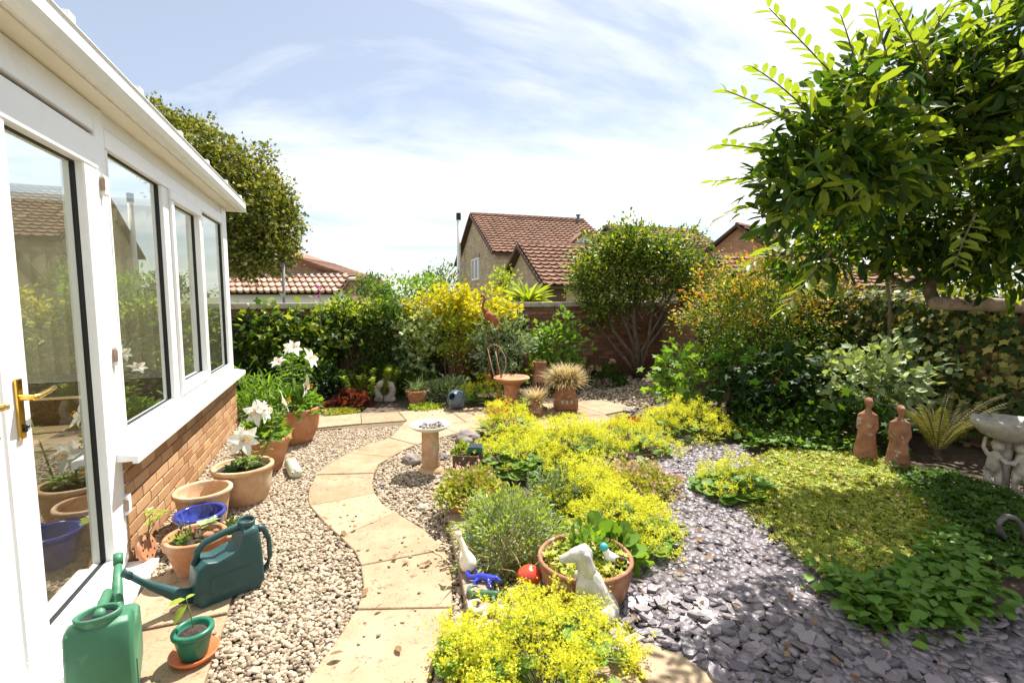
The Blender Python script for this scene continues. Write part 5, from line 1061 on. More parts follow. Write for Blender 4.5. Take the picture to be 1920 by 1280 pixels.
# --- two robed figures
def robed(label, px, py, h, lean):
    c = G(px, py); t = thing('robed_figure', label, 'statue', c); xf = Matrix.Translation(c) @ Matrix.Rotation(R(-40), 4, 'Z') @ Matrix.Diagonal((h / .57 * .84, h / .57 * .84, h / .57, 1))
    mb = MB(xf); mb.lathe([(1e-4, 0), (.115, 0), (.118, .02), (.098, .14), (.078, .27), (.066, .34), (.074, .40), (.070, .435), (.038, .46), (.026, .475), (1e-4, .48)], (0, 0, 0), 26, .012, 1.0, .72)
    mb.caps((0, 0, .45), (.004, -.006, .50), .026, .024); mb.ell((.006, -.008, .527), (.037, .042, .045))
    for s in (-1, 1): mb.caps((s * .066, 0, .418), (s * .086, -.015, .32), .024, .019); mb.caps((s * .086, -.015, .32), (s * .04, -.055, .26), .019, .015)
    mb.caps((0, -.045, .52), (0, -.050, .512), .008, .007); mb.ell((.004, .012, .54), (.041, .036, .042)); mb.build('body', 'terracotta_worn', t, voxel=.008); return t
robed('taller terracotta robed figure with clasped arms', 1621, 866, .57, 0); robed('shorter terracotta robed figure beside the fern', 1681, 882, .55, 0)
# --- cherub birdbath
c = G(1884, 925); t = thing('cherub_birdbath', 'grey stone birdbath held up by two embracing cherubs', 'birdbath', c); xf = Matrix.Translation(c) @ Matrix.Rotation(R(-55), 4, 'Z') @ Matrix.Scale(.92, 4)
mb = MB(xf); D = mb.caps
for s in (-1, 1):
    x = s * .082
    D((x, 0, .20), (x, .005, .25), .050, .044); D((x, .005, .25), (x - s * .008, 0, .305), .044, .038)                       # belly, chest
    D((x - s * .008, 0, .32), (x - s * .014, -.006, .34), .02, .02); mb.ell((x - s * .018, -.012, .383), (.040, .042, .044)); mb.ell((x - s * .016, .006, .398), (.043, .040, .038))   # neck, head, hair
    D((x - s * .022, -.05, .376), (x - s * .022, -.056, .374), .008, .007)
    for k in (-1, 1): D((x + k * .027, 0, .18), (x + k * .033, -.016, .105), .030, .023); D((x + k * .033, -.016, .105), (x + k * .034, .004, .02), .022, .016); D((x + k * .034, .0, .014), (x + k * .036, -.04, .012), .017, .012)
    D((x - s * .03, -.02, .30), (x - s * .062, -.062, .262), .018, .015); D((x - s * .062, -.062, .262), (x - s * .12, -.052, .285), .014, .012)             # arm round the other
    D((x + s * .036, .0, .305), (x + s * .066, .0, .36), .018, .015); D((x + s * .066, .0, .36), (x + s * .058, .0, .44), .014, .013)                       # arm raised to the basin
mb.build('cherubs', 'stone_grey', t, voxel=.006)
mb = MB(xf); mb.tube([(0, .055, 0), (0, .055, .2), (0, .055, .45)], (.04, .03, .045), 12); mb.build('support', 'stone_grey', t, smooth=True)
mb = MB(xf); mb.lathe([(1e-4, -.01), (.17, -.01), (.18, .01), (.16, .03), (1e-4, .03)], (0, 0, -.01), 28); mb.build('base', 'stone_grey', t, smooth=True)
mb = MB(xf); n = 56; pr = [(.03, .432), (.09, .436), (.165, .475), (.215, .535), (.24, .60), (.222, .606), (.15, .56), (1e-3, .54)]; vs = []
for k in range(n):
    a = 2 * math.pi * k / n; f = 1 + .05 * math.cos(a * 12)
    vs += [(r * (f if 1 < i < 6 else 1) * math.cos(a), r * (f if 1 < i < 6 else 1) * math.sin(a), z) for i, (r, z) in enumerate(pr)]
m = len(pr); mb.add(vs, [(k * m + i, ((k + 1) % n) * m + i, ((k + 1) % n) * m + i + 1, k * m + i + 1) for k in range(n) for i in range(m - 1)]); mb.build('basin', 'stone_grey', t, smooth=True)
# --- iron crook
b = G(1925, 1052); t = thing('iron_crook', 'bent iron crook standing in the ground cover at the right edge', 'crook', b); q = lambda px, py: W(px, py, 2.72)
mb = MB(); mb.tube([Vector((*q(1925, 1010).xy, 0)), q(1924, 1010), q(1916, 985), q(1902, 970), q(1886, 967), q(1874, 977), q(1873, 992), q(1882, 1006)], .016, 10); mb.build('hook', 'iron', t, smooth=True)
mb = MB(); mb.tube([Vector((*q(1925, 1010).xy, -.02)), Vector((*q(1925, 1010).xy, .05))], .026, 10); mb.build('ground_socket', 'iron', t, smooth=True)

# ================================================================== PLANTS
def alchemilla(label, px, py, r, h, dep=None, nsp=60, nl=90, leaf=.085, flower='fl_yellow', lmat='lf_bright', fb=95, ground=0.0, cover=1.0, sz=.0135):
    c = G(px, py) if dep is None else Vector((*W(px, py, dep).xy, 0)); c.z = ground
    t = thing('lady_mantle', label, 'plant', c)
    a = rng.uniform(0, 6.283, nl); rr = r * np.sqrt(rng.uniform(0.02, 1, nl)); z = h * .55 * (1 - (rr / r) ** 2 * .8) * rng.uniform(.55, 1.05, nl) + .02
    d = np.column_stack([np.cos(a), np.sin(a), rng.uniform(-.3, .2, nl)]); Z = np.column_stack([np.cos(a) * .5, np.sin(a) * .5, np.ones(nl)]) + .35 * runit(nl)
    scatter('foliage', T_ROUND, np.column_stack([c.x + rr * np.cos(a), c.y + rr * np.sin(a), c.z + z]), d, Z, leaf * rng.uniform(.7, 1.25, nl), lmat, t, kind='stuff')
    P = []; S = []
    mb = MB()
    for k in range(int(nsp * 1.3)):
        a = random.uniform(0, 6.283); q = math.sqrt(random.uniform(0, 1)) * cover * (1 + .45 * mnoise.noise(Vector((math.cos(a) * 1.6, math.sin(a) * 1.6, px * .37)))); e = Vector((c.x + r * 1.12 * q * math.cos(a), c.y + r * 1.12 * q * math.sin(a), c.z + h * (1.0 - .62 * q * q) * random.uniform(.62, 1.25)))
        b = Vector((c.x + r * .3 * q * math.cos(a), c.y + r * .3 * q * math.sin(a), c.z)); m = b.lerp(e, .55) + Vector((0, 0, .05)); mb.tube([b, m, e], (.002, .0012), 4, False)
        w = random.uniform(.75, 1.35); nn = int(fb * w)
        for j in range(7):                                             # small bunches make up each spray
            o = np.array(e) + rng.normal(size=3) * np.array([.030, .030, .019]) * w; P.append(o + rng.normal(size=(nn // 7, 3)) * .0095)
    P = np.concatenate(P); n = len(P)
    scatter('flowers', T_STAR, P, runit(n), runit(n) + [0, 0, .6], sz * rng.uniform(.7, 1.3, n), flower, t, kind='stuff')
    tag(mb.build('stems', 'stem', t), kind='stuff')
    return t
AL = [('lime flowered lady\'s mantle cut by the bottom edge before the dog statue', 1030, 1276, .28, .28, None, 90, 70),
      ('small lime lady\'s mantle spilling over the edging bricks onto the path', 882, 1258, .12, .19, None, 30, 22),
      ('lady\'s mantle spreading over the slate right of the terracotta bowl', 1165, 1010, .30, .25, None, 95, 120),
      ('lime flowered lady\'s mantle behind the grey green mound', 1090, 945, .30, .27, None, 85, 80),
      ('lady\'s mantle with big green leaves right of the solar lamp', 965, 880, .34, .32, None, 70, 190),
      ('broad lime flowered lady\'s mantle in the middle of the bed', 1065, 858, .42, .32, None, 130, 120),
      ('lime flowered lady\'s mantle in front of the far birdbath', 950, 818, .30, .33, None, 70, 80),
      ('lime lady\'s mantle between the slate and the red sedum', 1185, 842, .36, .27, None, 95, 80),
      ('tall lime lady\'s mantle before the dark shrubs', 1285, 815, .42, .33, None, 120, 70),
      ('lady\'s mantle with few flowers beside the sedum carpet', 1375, 925, .26, .25, None, 34, 170)]
for lab, px, py, r, h, dep, nsp, nl in AL: alchemilla(lab, px, py, r, h, dep, nsp, nl)
alchemilla('lime lady\'s mantle left of the far birdbath by the paving', 905, 752, .34, .33, None, 45, 120)
alchemilla('lime lady\'s mantle behind the tall chimney pot', 1015, 722, .30, .42, None, 36, 100)
# --- soft mounds in the bed
def moundplant(name, label, px, py, r, h, n, T, mat, leaf, flowers=None, at=None, stems=6):
    c = at or G(px, py); c.z = 0; t = thing(name, label, 'plant', c); mound(t, c, r, h, n, T, mat, leaf)
    for k in range(stems):
        a = random.uniform(0, 6.28); shoot(t, [c, c + Vector((.3 * r * math.cos(a), .3 * r * math.sin(a), .5 * h)), c + Vector((.6 * r * math.cos(a), .6 * r * math.sin(a), .8 * h))], (.004, .002))
    if flowers: mound(t, c + Vector((0, 0, .02)), r * 1.03, h * 1.08, flowers[0], flowers[1], flowers[2], flowers[3], 'flowers', fill=.85)
    return t
t = moundplant('cotton_lavender', 'feathery silver green mound behind the edging bricks', 955, 1040, .30, .34, 5200, T_LANCE, 'lf_silver', .034); mound(t, ORIG[t.name], .31, .35, 1500, T_LANCE, 'lf_lime', .036, 'new_growth', fill=.7); tuft(t, ORIG[t.name] + Vector((0, -.15, 0)), 220, .22, 'lf_dry', .12, name='dry_stems')
moundplant('rue', 'grey leaved plant between the silver mound and the lime flowers', 1045, 955, .22, .25, 1500, T_LANCE, 'lf_grey', .045)
moundplant('stonecrop', 'pink flowered stonecrop among the lime flowers', 1190, 915, .36, .17, 2200, T_ROS, 'lf_sedum', .034, (420, T_STAR, 'fl_pink', .036)); moundplant('stonecrop', 'red leaved stonecrop mat on the edge of the paving', 1178, 800, .22, .11, 900, T_ROS, 'fl_red', .035)
moundplant('stonecrop', 'small red stonecrop beside the far birdbath rod', 938, 800, .16, .34, 350, T_ROS, 'fl_red', .04); moundplant('stonecrop', 'low green stonecrop edging the paving on the left', 640, 772, .24, .05, 900, T_ROS, 'lf_sedum', .032); moundplant('stonecrop', 'trailing green stonecrop near the globe pot', 800, 766, .26, .07, 500, T_ROS, 'lf_lime', .035)
moundplant('hosta', 'leafy green clump with grass stems behind the bowl', 1150, 1060, .16, .22, 110, T_ROUND, 'lf_bright', .10)
c = G(1125, 1052); t = thing('grass_clump', 'thin tawny grass clump behind the succulent bowl', 'grass', c); tuft(t, c, 90, .26, 'lf_dry', .05); tuft(t, c, 60, .22, 'lf_lime', .05, name='green_blades')
# --- sedum carpet and broad leaved ground cover on the right
carpet = [(p.x, p.y) for p in gp((1395, 905), (1460, 850), (1580, 850), (1700, 885), (1800, 935), (1780, 1010), (1720, 1080), (1600, 1120), (1540, 1080), (1480, 1030), (1420, 965))]
c = G(1590, 980); t = thing('sedum_carpet', 'yellow green sedum carpet half in the shade of the tree', 'ground cover', c)
def carpet_fill(parent, poly, n, T, mat, leaf, z0, z1, name):
    P = poly_pts(poly, n) + rng.normal(size=(n, 2)) * .055; hgt = np.array([mnoise.noise(Vector((x * 3, y * 3, 0))) for x, y in P]) * .5 + .5
    Z = .5 * runit(n); Z[:, 2] += 1
    return scatter(name, T, np.column_stack([P, z0 + (z1 - z0) * hgt * rng.uniform(.6, 1, n)]), runit(n) * [1, 1, .4], Z, leaf * rng.uniform(.6, 1.3, n), mat, parent, kind='stuff')
carpet_fill(t, carpet, 11000, T_ROS, 'lf_sedum', .036, .005, .085, 'rosettes'); carpet_fill(t, carpet, 3000, T_ROS, 'lf_lime', .034, .01, .09, 'rosettes'); P = poly_pts(carpet, 900) + rng.normal(size=(900, 2)) * .14; Z = .5 * runit(900); Z[:, 2] += 1; scatter('stray_rosettes', T_ROS, np.column_stack([P, rng.uniform(.02, .05, 900)]), runit(900) * [1, 1, .3], Z, rng.uniform(.02, .04, 900), 'lf_sedum', t, kind='stuff'); carpet_fill(t, carpet, 160, T_STAR, 'fl_pink', .03, .05, .10, 'flowers')
gc = [(p.x, p.y) for p in gp((1530, 1085), (1620, 1120), (1720, 1080), (1785, 1010), (1830, 1090), (1880, 1150), (1790, 1185), (1700, 1200), (1600, 1165))]
c = G(1700, 1120); t = thing('broad_leaved_ground_cover', 'glossy broad leaved ground cover spilling onto the slate', 'ground cover', c); me_b = []
P = poly_pts(gc, 1000) + rng.normal(size=(1000, 2)) * .05; items = []
for i, (x, y) in enumerate(P):
    a = random.uniform(0, 6.28); e = random.uniform(-.1, .7); it = (Vector((x, y, random.uniform(.03, .12))), Vector((math.cos(a) * math.cos(e), math.sin(a) * math.cos(e), math.sin(e))), Vector((random.gauss(0, .3), random.gauss(0, .3), 1)), random.uniform(.04, .082)); items.append(it)
items.sort(key=lambda q: -q[0].z); put_leaves(t, T_BROAD, 'lf_broad', items[:290])
r_ = items[290:]; scatter('foliage', T_BROAD, [tuple(q[0]) for q in r_], [tuple(q[1]) for q in r_], [tuple(q[2]) for q in r_], [q[3] for q in r_], 'lf_broad', t, kind='stuff')
gc2 = [(p.x, p.y) for p in gp((1690, 890), (1760, 905), (1900, 940), (2000, 1000), (1960, 1080), (1850, 1080), (1790, 1000))]
c = G(1850, 1000); t = thing('leafy_ground_cover', 'small leaved green ground cover round the cherub birdbath', 'ground cover', c); carpet_fill(t, gc2, 4200, T_OVAL, 'lf_broad', .045, .01, .16, 'foliage'); carpet_fill(t, gc2, 700, T_ROS, 'lf_green', .06, .05, .17, 'rosettes')
gc3 = [(p.x, p.y) for p in gp((1390, 845), (1420, 800), (1560, 790), (1600, 850), (1690, 890), (1580, 850), (1460, 850))]
c = G(1500, 830); t = thing('cranesbill', 'bright cranesbill leaves in front of the dark shrubs', 'plant', c); carpet_fill(t, gc3, 1500, T_LOBE, 'lf_bright', .06, .02, .22, 'foliage'); carpet_fill(t, gc3, 40, T_STAR, 'fl_pink', .03, .15, .25, 'flowers')
# fern
c = G(1755, 870); t = thing('fern', 'tawny shuttlecock fern behind the robed figures', 'fern', c)
for i in range(19):
    a = i * 2.4; L = random.uniform(.5, .85); pts = []
    for k in range(9):
        s = k / 8; pts.append(c + Vector((math.cos(a) * L * .66 * s ** 1.3, math.sin(a) * L * .66 * s ** 1.3, .05 + L * (1.15 * s - .38 * s ** 2.6))))
    fr = MB(); fr.tube(pts, (.006, .0015), 5); fr = fr.build('frond', 'bark', t); ORIG[fr.name] = ORIG[t.name]
    p, d, z, sz_ = [], [], [], []
    for k in range(30):
        s = .16 + .83 * k / 30; f = s * 8; j = min(int(f), 7); q = pts[j].lerp(pts[j + 1], f - j); tan = (pts[j + 1] - pts[j]).normalized(); sd = tan.cross(Vector((0, 0, 1))).normalized()
        for sg in (-1, 1): p.append(tuple(q)); d.append(tuple(sd * sg + tan * .35)); z.append(tuple(sd.cross(tan) if sd.cross(tan).z > 0 else -sd.cross(tan))); sz_.append(.055 * math.sin(math.pi * min(s * .85 + .12, 1)) + .006)
    scatter('pinnae', T_SPEAR, p, d, z, sz_, 'lf_fern', fr, kind='stuff')
# --- back bed, left to right
bush('ivy', 'large leaved green and yellow ivy covering the far wall on the left', 'ivy', 535, 645, 6.92, 105, 66, T_IVY, 'lf_big', .12, 330, 7, dd=.24, rc=.09, up=-.5, nst=5, shell=.6)
bush('fuchsia', 'dark leaved shrub with small red flowers arching over the far wall', 'shrub', 680, 612, 7.25, 92, 58, T_OVAL, 'lf_green', .055, 190, 14, dd=.25, extra=('flowers', T_STAR, 'fl_red', .04, 26), nst=7)
bush('honeysuckle', 'tangled lime green climber above the dark ivy on the far wall', 'climber', 650, 585, 7.2, 70, 26, T_OVAL, 'lf_lime', .06, 70, 12, dd=.25, nst=4); bush('nettle_clump', 'tall bright weedy clump before the dark ivy', 'plant', 560, 690, 6.45, 45, 34, T_OVAL, 'lf_bright', .06, 50, 12, dd=.25, nst=5, stem_mat='stem'); bush('jasmine', 'wispy dark climber between the maple and the fuchsia', 'climber', 735, 600, 7.3, 48, 48, T_OVAL, 'lf_green', .05, 90, 12, dd=.25, nst=5); bush('peony_bush', 'pale green lobed leaf shrub in front of the far wall', 'shrub', 782, 640, 7.2, 50, 58, T_LOBE, 'lf_silver', .075, 90, 8, dd=.28, nst=4)
bush('golden_maple', 'golden yellow maple rising above the far wall', 'shrub', 850, 575, 7.4, 102, 36, T_LOBE, 'lf_gold', .07, 170, 13, dd=.4, nst=5, shell=.5); bush('x', 'x', 'x', 935, 585, 7.1, 48, 18, T_LOBE, 'lf_gold', .07, 40, 12, dd=.3, nst=0, thing_obj=bpy.data.objects['golden_maple']); bush('mock_orange', 'yellow green shrub under the golden maple', 'shrub', 838, 630, 7.25, 70, 48, T_OVAL, 'lf_lime', .05, 150, 14, dd=.3, nst=4)
bush('spurge', 'grey green narrow leaved spurge beneath the flamingo', 'shrub', 940, 650, 6.9, 55, 55, T_LANCE, 'lf_grey', .085, 70, 20, dd=.35, rc=.045, up=.6, nst=6, stem_mat='stem')
bush('climbing_hydrangea', 'bright green leafy climber on the far wall right of the spurge', 'climber', 1045, 650, 7.6, 52, 62, T_BROAD, 'lf_bright', .085, 95, 9, dd=.22, nst=4)
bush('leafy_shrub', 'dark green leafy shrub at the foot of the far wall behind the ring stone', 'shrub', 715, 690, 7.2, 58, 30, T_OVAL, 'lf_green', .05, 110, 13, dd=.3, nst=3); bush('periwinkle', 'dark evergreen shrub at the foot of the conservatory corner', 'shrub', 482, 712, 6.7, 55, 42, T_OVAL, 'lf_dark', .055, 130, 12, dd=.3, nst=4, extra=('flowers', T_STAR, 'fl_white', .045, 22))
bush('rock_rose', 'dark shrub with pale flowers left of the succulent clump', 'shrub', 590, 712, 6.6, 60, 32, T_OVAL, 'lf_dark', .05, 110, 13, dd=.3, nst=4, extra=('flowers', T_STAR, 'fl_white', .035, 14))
bush('daisy_clump', 'grassy clump of pale pink daisies by the conservatory corner', 'plant', 478, 762, 5.9, 42, 28, T_SPEAR, 'lf_bright', .16, 50, 12, dd=.25, up=.9, nst=4, stem_mat='stem', extra=('flowers', T_STAR, 'fl_white', .05, 12))
c = G(690, 752); t = thing('spurge', 'bright green upright succulent spurge clump behind the ring stone', 'plant', c)
for i in range(22):
    a = random.uniform(0, 6.28); q = .30 * math.sqrt(random.random()); b = c + Vector((q * math.cos(a), q * math.sin(a) + .1, 0)); e = b + Vector((.15 * math.cos(a), .1 * math.sin(a), random.uniform(.34, .46))); shoot(t, [b, b.lerp(e, .5) + Vector((0, 0, .03)), e], (.006, .004))
    n = 110; s = rng.uniform(.25, 1.03, n); p = np.array(b) + (np.array(e) - np.array(b)) * s[:, None]; aa = rng.uniform(0, 6.28, n); scatter('leaves', T_LANCE, p, np.column_stack([np.cos(aa), np.sin(aa), np.full(n, .7)]), np.column_stack([-.5 * np.cos(aa), -.5 * np.sin(aa), np.ones(n)]), rng.uniform(.045, .07, n), 'lf_lime', t, kind='stuff')
moundplant('coral_bells', 'dark red leaved coral bells at the edge of the paving', 655, 762, .27, .18, 150, T_ROUND, 'lf_red', .10)
moundplant('cranesbill', 'green clump with pink and magenta flowers behind the spider plant', 770, 735, .42, .40, 1300, T_LOBE, 'lf_bright', .06, (34, T_STAR, 'fl_magenta', .055)); moundplant('lemon_balm', 'pale green leafy clump behind the globe pot', 838, 745, .36, .30, 1100, T_OVAL, 'lf_silver', .06); moundplant('catmint', 'green leafy clump beside the tall chimney pot', 1040, 735, .30, .32, 800, T_OVAL, 'lf_bright', .055)
moundplant('lamb_ear', 'dark leafy filler between the ring stone and the globe pot', 740, 728, .35, .33, 900, T_OVAL, 'lf_green', .06); moundplant('leafy_plant', 'low green leaves at the foot of the far birdbath', 985, 772, .22, .18, 420, T_ROUND, 'lf_bright', .05)
for k, (px, py) in enumerate(((1122, 685), (1148, 676), (1108, 690))):
    pass
c = Vector((*W(1130, 715, 8.0).xy, 0)); t = thing('peony', 'pink peony leaning by the multi stemmed tree', 'plant', c)
mound(t, c, .38, .36, 380, T_LOBE, 'lf_green', .09)
for px, py in ((1122, 690), (1148, 678), (1108, 692)):
    e = W(px, py, 7.8); shoot(t, [c, c.lerp(e, .6) + Vector((0, 0, .08)), e], (.005, .003)); n = 40; scatter('bloom', T_BROAD, np.repeat([tuple(e)], n, 0), runit(n) + [0, 0, .4], runit(n), rng.uniform(.04, .07, n), 'fl_pink', t)
c = W(600, 575, 6.6); t = thing('sweet_pea', 'magenta sweet pea flowers on a tall stalk above the wall', 'flower', (c.x, c.y, 0)); shoot(t, [(c.x, c.y, 0), c, W(600, 548, 6.6)], (.005, .002))
for px, py in ((597, 540), (599, 546), (596, 552), (601, 543)): put_leaves(t, T_BROAD, 'fl_magenta', [(W(px, py, 6.6), runit(1)[0], runit(1)[0], .05) for _ in range(3)], 'petal')
rosette(t, c, 5, .06, T_OVAL, 'lf_green', .4)
# --- clipped multi-stemmed tree in the corner
ct = thing('corner_tree', 'clipped evergreen tree with many bare stems in the wall corner', 'tree', Vector((*W(1195, 695, 8.7).xy, 0))); q = lambda px, py, d=8.5: W(px, py, d); b0 = ORIG[ct.name]
for pts, r0 in (([b0, q(1185, 665), q(1150, 620), q(1130, 560)], .05), ([b0, q(1195, 660), q(1188, 600), q(1190, 520)], .065), ([b0 + Vector((.1, 0, 0)), q(1205, 655), q(1235, 600), q(1265, 540)], .045), ([b0, q(1170, 672), q(1120, 610), q(1095, 545)], .035), ([b0, q(1215, 650), q(1260, 590), q(1300, 530)], .035), ([b0 + Vector((-.05, 0, 0)), q(1190, 650), q(1165, 590), q(1160, 490)], .04), ([b0, q(1212, 660), q(1222, 590), q(1232, 500)], .04)):
    mb = MB(); mb.tube(pts, (r0, r0 * .4), 7); mb.build('trunk', 'bark', ct, smooth=True)
for i in range(16):
    mb = MB(); s = q(random.uniform(1110, 1290), random.uniform(560, 620)); e = q(random.uniform(1075, 1325), random.uniform(455, 550), random.uniform(8.1, 8.9)); mb.tube([s, s.lerp(e, .5) + Vector((0, 0, .1)), e], (.016, .006), 5); mb.build('limb', 'bark', ct)
for i, (px, py, hw, hh, n) in enumerate(((1150, 490, 82, 62, 240), (1235, 485, 95, 52, 230), (1190, 462, 90, 45, 200), (1105, 525, 42, 50, 110), (1300, 515, 42, 40, 110), (1120, 580, 45, 30, 50), (1200, 545, 90, 30, 80))):
    bush('x', 'x', 'x', px, py, 8.5, hw, hh, T_OVAL, 'lf_shrub', .075, n, 15, dd=.75, rc=.075, nst=0, thing_obj=ct, shell=.55)
# --- orange tipped shrub and its neighbours on the right
sh = bush('photinia', 'big rounded shrub with orange new leaves against the right wall', 'shrub', 1430, 600, 6.2, 140, 115, T_OVAL, 'lf_shrub', .05, 640, 18, dd=.75, rc=.07, nst=6, shell=.4)
c = W(1430, 600, 6.2); s_ = 6.2 / F_PX
p, out = cloud((0, 0, 0), (142 * s_, .77, 122 * s_), 420, 12, .05, .06); k = (p[:, 2] > -.05); p = p[k]; out = out[k]; Rm = np.array(Matrix.Rotation(-YAW, 3, 'Z')); p = p @ Rm.T + np.array(c); X, Z = leaf_dirs(out @ Rm.T, .5)
scatter('new_leaves', T_OVAL, p, X, Z, .045 * rng.uniform(.7, 1.2, len(p)), 'lf_orange', sh, kind='stuff')
bush('fig_leaf_plant', 'big lobed leaves lit at the left foot of the orange tipped shrub', 'plant', 1290, 705, 5.9, 62, 55, T_LOBE, 'lf_bright', .14, 48, 5, dd=.35, rc=.10, up=-.1, nst=4, stem_mat='stem')
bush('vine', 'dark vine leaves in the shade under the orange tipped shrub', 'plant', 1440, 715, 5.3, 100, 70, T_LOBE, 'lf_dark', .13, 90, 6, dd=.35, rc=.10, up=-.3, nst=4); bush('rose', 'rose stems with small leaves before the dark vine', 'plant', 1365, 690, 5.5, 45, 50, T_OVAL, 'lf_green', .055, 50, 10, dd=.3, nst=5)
bush('viburnum', 'sunlit pale green leafy shrub behind the robed figures', 'shrub', 1640, 715, 4.95, 105, 62, T_BROAD, 'lf_silver', .085, 150, 9, dd=.45, rc=.07, nst=5, extra=('flowers', T_STAR, 'fl_pink', .04, 10))
bush('hellebore', 'dark leaved plant between the shrub and the fern', 'plant', 1600, 800, 4.7, 60, 45, T_LOBE, 'lf_green', .11, 45, 7, dd=.3, up=-.1, nst=3); t = bush('epimedium', 'low dark leaves under the vine', 'plant', 1460, 795, 5.0, 110, 30, T_BROAD, 'lf_green', .07, 100, 8, dd=.4, nst=3)
# ivy over the right wall
iv = thing('ivy', 'variegated cream and green ivy covering the right garden wall', 'ivy', (5.85, 3.5, 0))
n = 7500; yy = rng.uniform(-.2, 6.6, n); zz = rng.uniform(0, 1, n) ** .75 * 1.42 + .02; dep_ = np.array([mnoise.noise(Vector((y * 1.6, z * 1.6, 3))) for y, z in zip(yy, zz)]) * .16 + .20; xx = 5.9 - dep_ * rng.uniform(.2, 1.1, n)
X = .6 * runit(n) + [-.25, 0, -.8]; Z = .6 * runit(n) + [-1, -.15, .55]; scatter('foliage', T_IVY, np.column_stack([xx, yy, zz]), X, Z, rng.uniform(.05, .12, n), 'lf_var', iv, kind='stuff')
n = 3200; yy = rng.uniform(-.2, 6.6, n); zz = 1.40 + np.abs(rng.normal(size=n)) * .075; xx = rng.uniform(5.6, 6.25, n); scatter('foliage', T_IVY, np.column_stack([xx, yy, zz]), runit(n) + [-.3, 0, 0], .6 * runit(n) + [-.3, 0, 1], rng.uniform(.05, .11, n), 'lf_var', iv, kind='stuff')
for k in range(9): mb = MB(); y = -.1 + .8 * k; mb.tube([(5.87, y, 0), (5.86, y + .15, .6), (5.85, y - .1, 1.35)], (.015, .006), 5); mb.build('stem', 'bark', iv)
# --- the tree on the right
tr = thing('cotoneaster_tree', 'spreading tree with long pointed leaves overhanging from the right', 'tree', (5.05, 1.75, 0)); q = W
qq = lambda px, py, d: W(px, py, min(d * 1.1, 4.15))
limbs = [([(5.25, 1.35, -.02), (5.2, 1.5, .7), q(1985, 585, 4.25), q(1920, 574, 4.2), q(1830, 570, 4.1), q(1752, 568, 4.05)], (.09, .075, .07, .062, .058, .055)),
         ([qq(1752, 568, 4.05), qq(1742, 545, 4.0), qq(1748, 515, 3.9), qq(1765, 480, 3.8), qq(1800, 420, 3.6)], (.055, .05, .045, .04, .03)),
         ([qq(1748, 515, 3.9), qq(1700, 535, 3.9), qq(1640, 505, 3.8), qq(1560, 480, 3.7), qq(1500, 450, 3.5)], (.034, .028, .022, .016, .01)),
         ([qq(1765, 480, 3.8), qq(1690, 400, 3.5), qq(1600, 340, 3.3), qq(1520, 290, 3.1)], (.034, .026, .018, .01)),
         ([qq(1985, 585, 4.25), qq(1960, 500, 3.9), qq(1880, 420, 3.5), qq(1760, 365, 3.2), qq(1690, 340, 3.0)], (.06, .055, .05, .042, .03)),
         ([qq(1880, 420, 3.5), qq(1870, 300, 3.3), qq(1820, 180, 3.1), qq(1760, 110, 3.0)], (.04, .03, .02, .01)), ([qq(1870, 300, 3.3), qq(1900, 180, 3.1), qq(1910, 80, 3.0)], (.028, .018, .008)),
         ([qq(1800, 420, 3.6), qq(1740, 280, 3.4), qq(1700, 190, 3.2)], (.028, .02, .01)), ([qq(1690, 340, 3.0), qq(1620, 260, 2.9), qq(1570, 200, 2.8)], (.028, .018, .008))]
for k, (pts, rad) in enumerate(limbs): mb = MB(); mb.tube(pts, rad, 9); mb.build('trunk' if k == 0 else 'limb', 'bark_pale' if k in (0, 4) else 'bark', tr, smooth=True)
cs = q(1665, 640, 5.2)
mb = MB(); mb.tube([Vector((cs.x, cs.y, 0)), q(1668, 640, 5.2), q(1668, 560, 5.15), q(1652, 460, 5.1), q(1648, 400, 5.0)], (.022, .018, .016, .013, .01), 7); mb.build('sucker', 'bark', tr, smooth=True)
crown = [(1700, 250, 150, 110, 3.3, 140), (1580, 300, 110, 80, 2.8, 105), (1840, 190, 130, 120, 3.2, 140), (1610, 420, 150, 62, 4.0, 130), (1780, 400, 110, 80, 3.8, 95), (1890, 420, 80, 110, 3.5, 95), (1490, 355, 60, 55, 2.7, 36), (1720, 130, 90, 60, 3.1, 55), (1900, 70, 70, 70, 3.0, 60),
         (1530, 470, 62, 45, 3.7, 45), (1960, 280, 90, 160, 3.1, 90), (1600, 170, 55, 40, 2.75, 24), (1800, 490, 70, 35, 3.9, 40), (1890, 505, 60, 40, 3.8, 40), (1690, 470, 80, 30, 4.0, 40), (1640, 320, 90, 70, 3.1, 60), (1520, 260, 50, 45, 2.75, 24)]
AP, AX, AZ = [], [], []
for px, py, hw, hh, d, n in crown:
    n = int(n * .78)
    cc = q(px, py, d); sc_ = d / F_PX; p, out = cloud((0, 0, 0), (hw * sc_, .30 if d < 3 else .42, hh * sc_), n, 11, .07, .5); p = p @ Rm.T + np.array(cc); X, Z = leaf_dirs(out @ Rm.T, .05, .15); AP.append(p); AX.append(X); AZ.append(Z)
AP = np.concatenate(AP); AX = np.concatenate(AX); AZ = np.concatenate(AZ); scatter('foliage', T_TREE, AP, AX, AZ, .118 * rng.uniform(.5, 1.3, len(AP)), 'lf_tree', tr, kind='stuff')
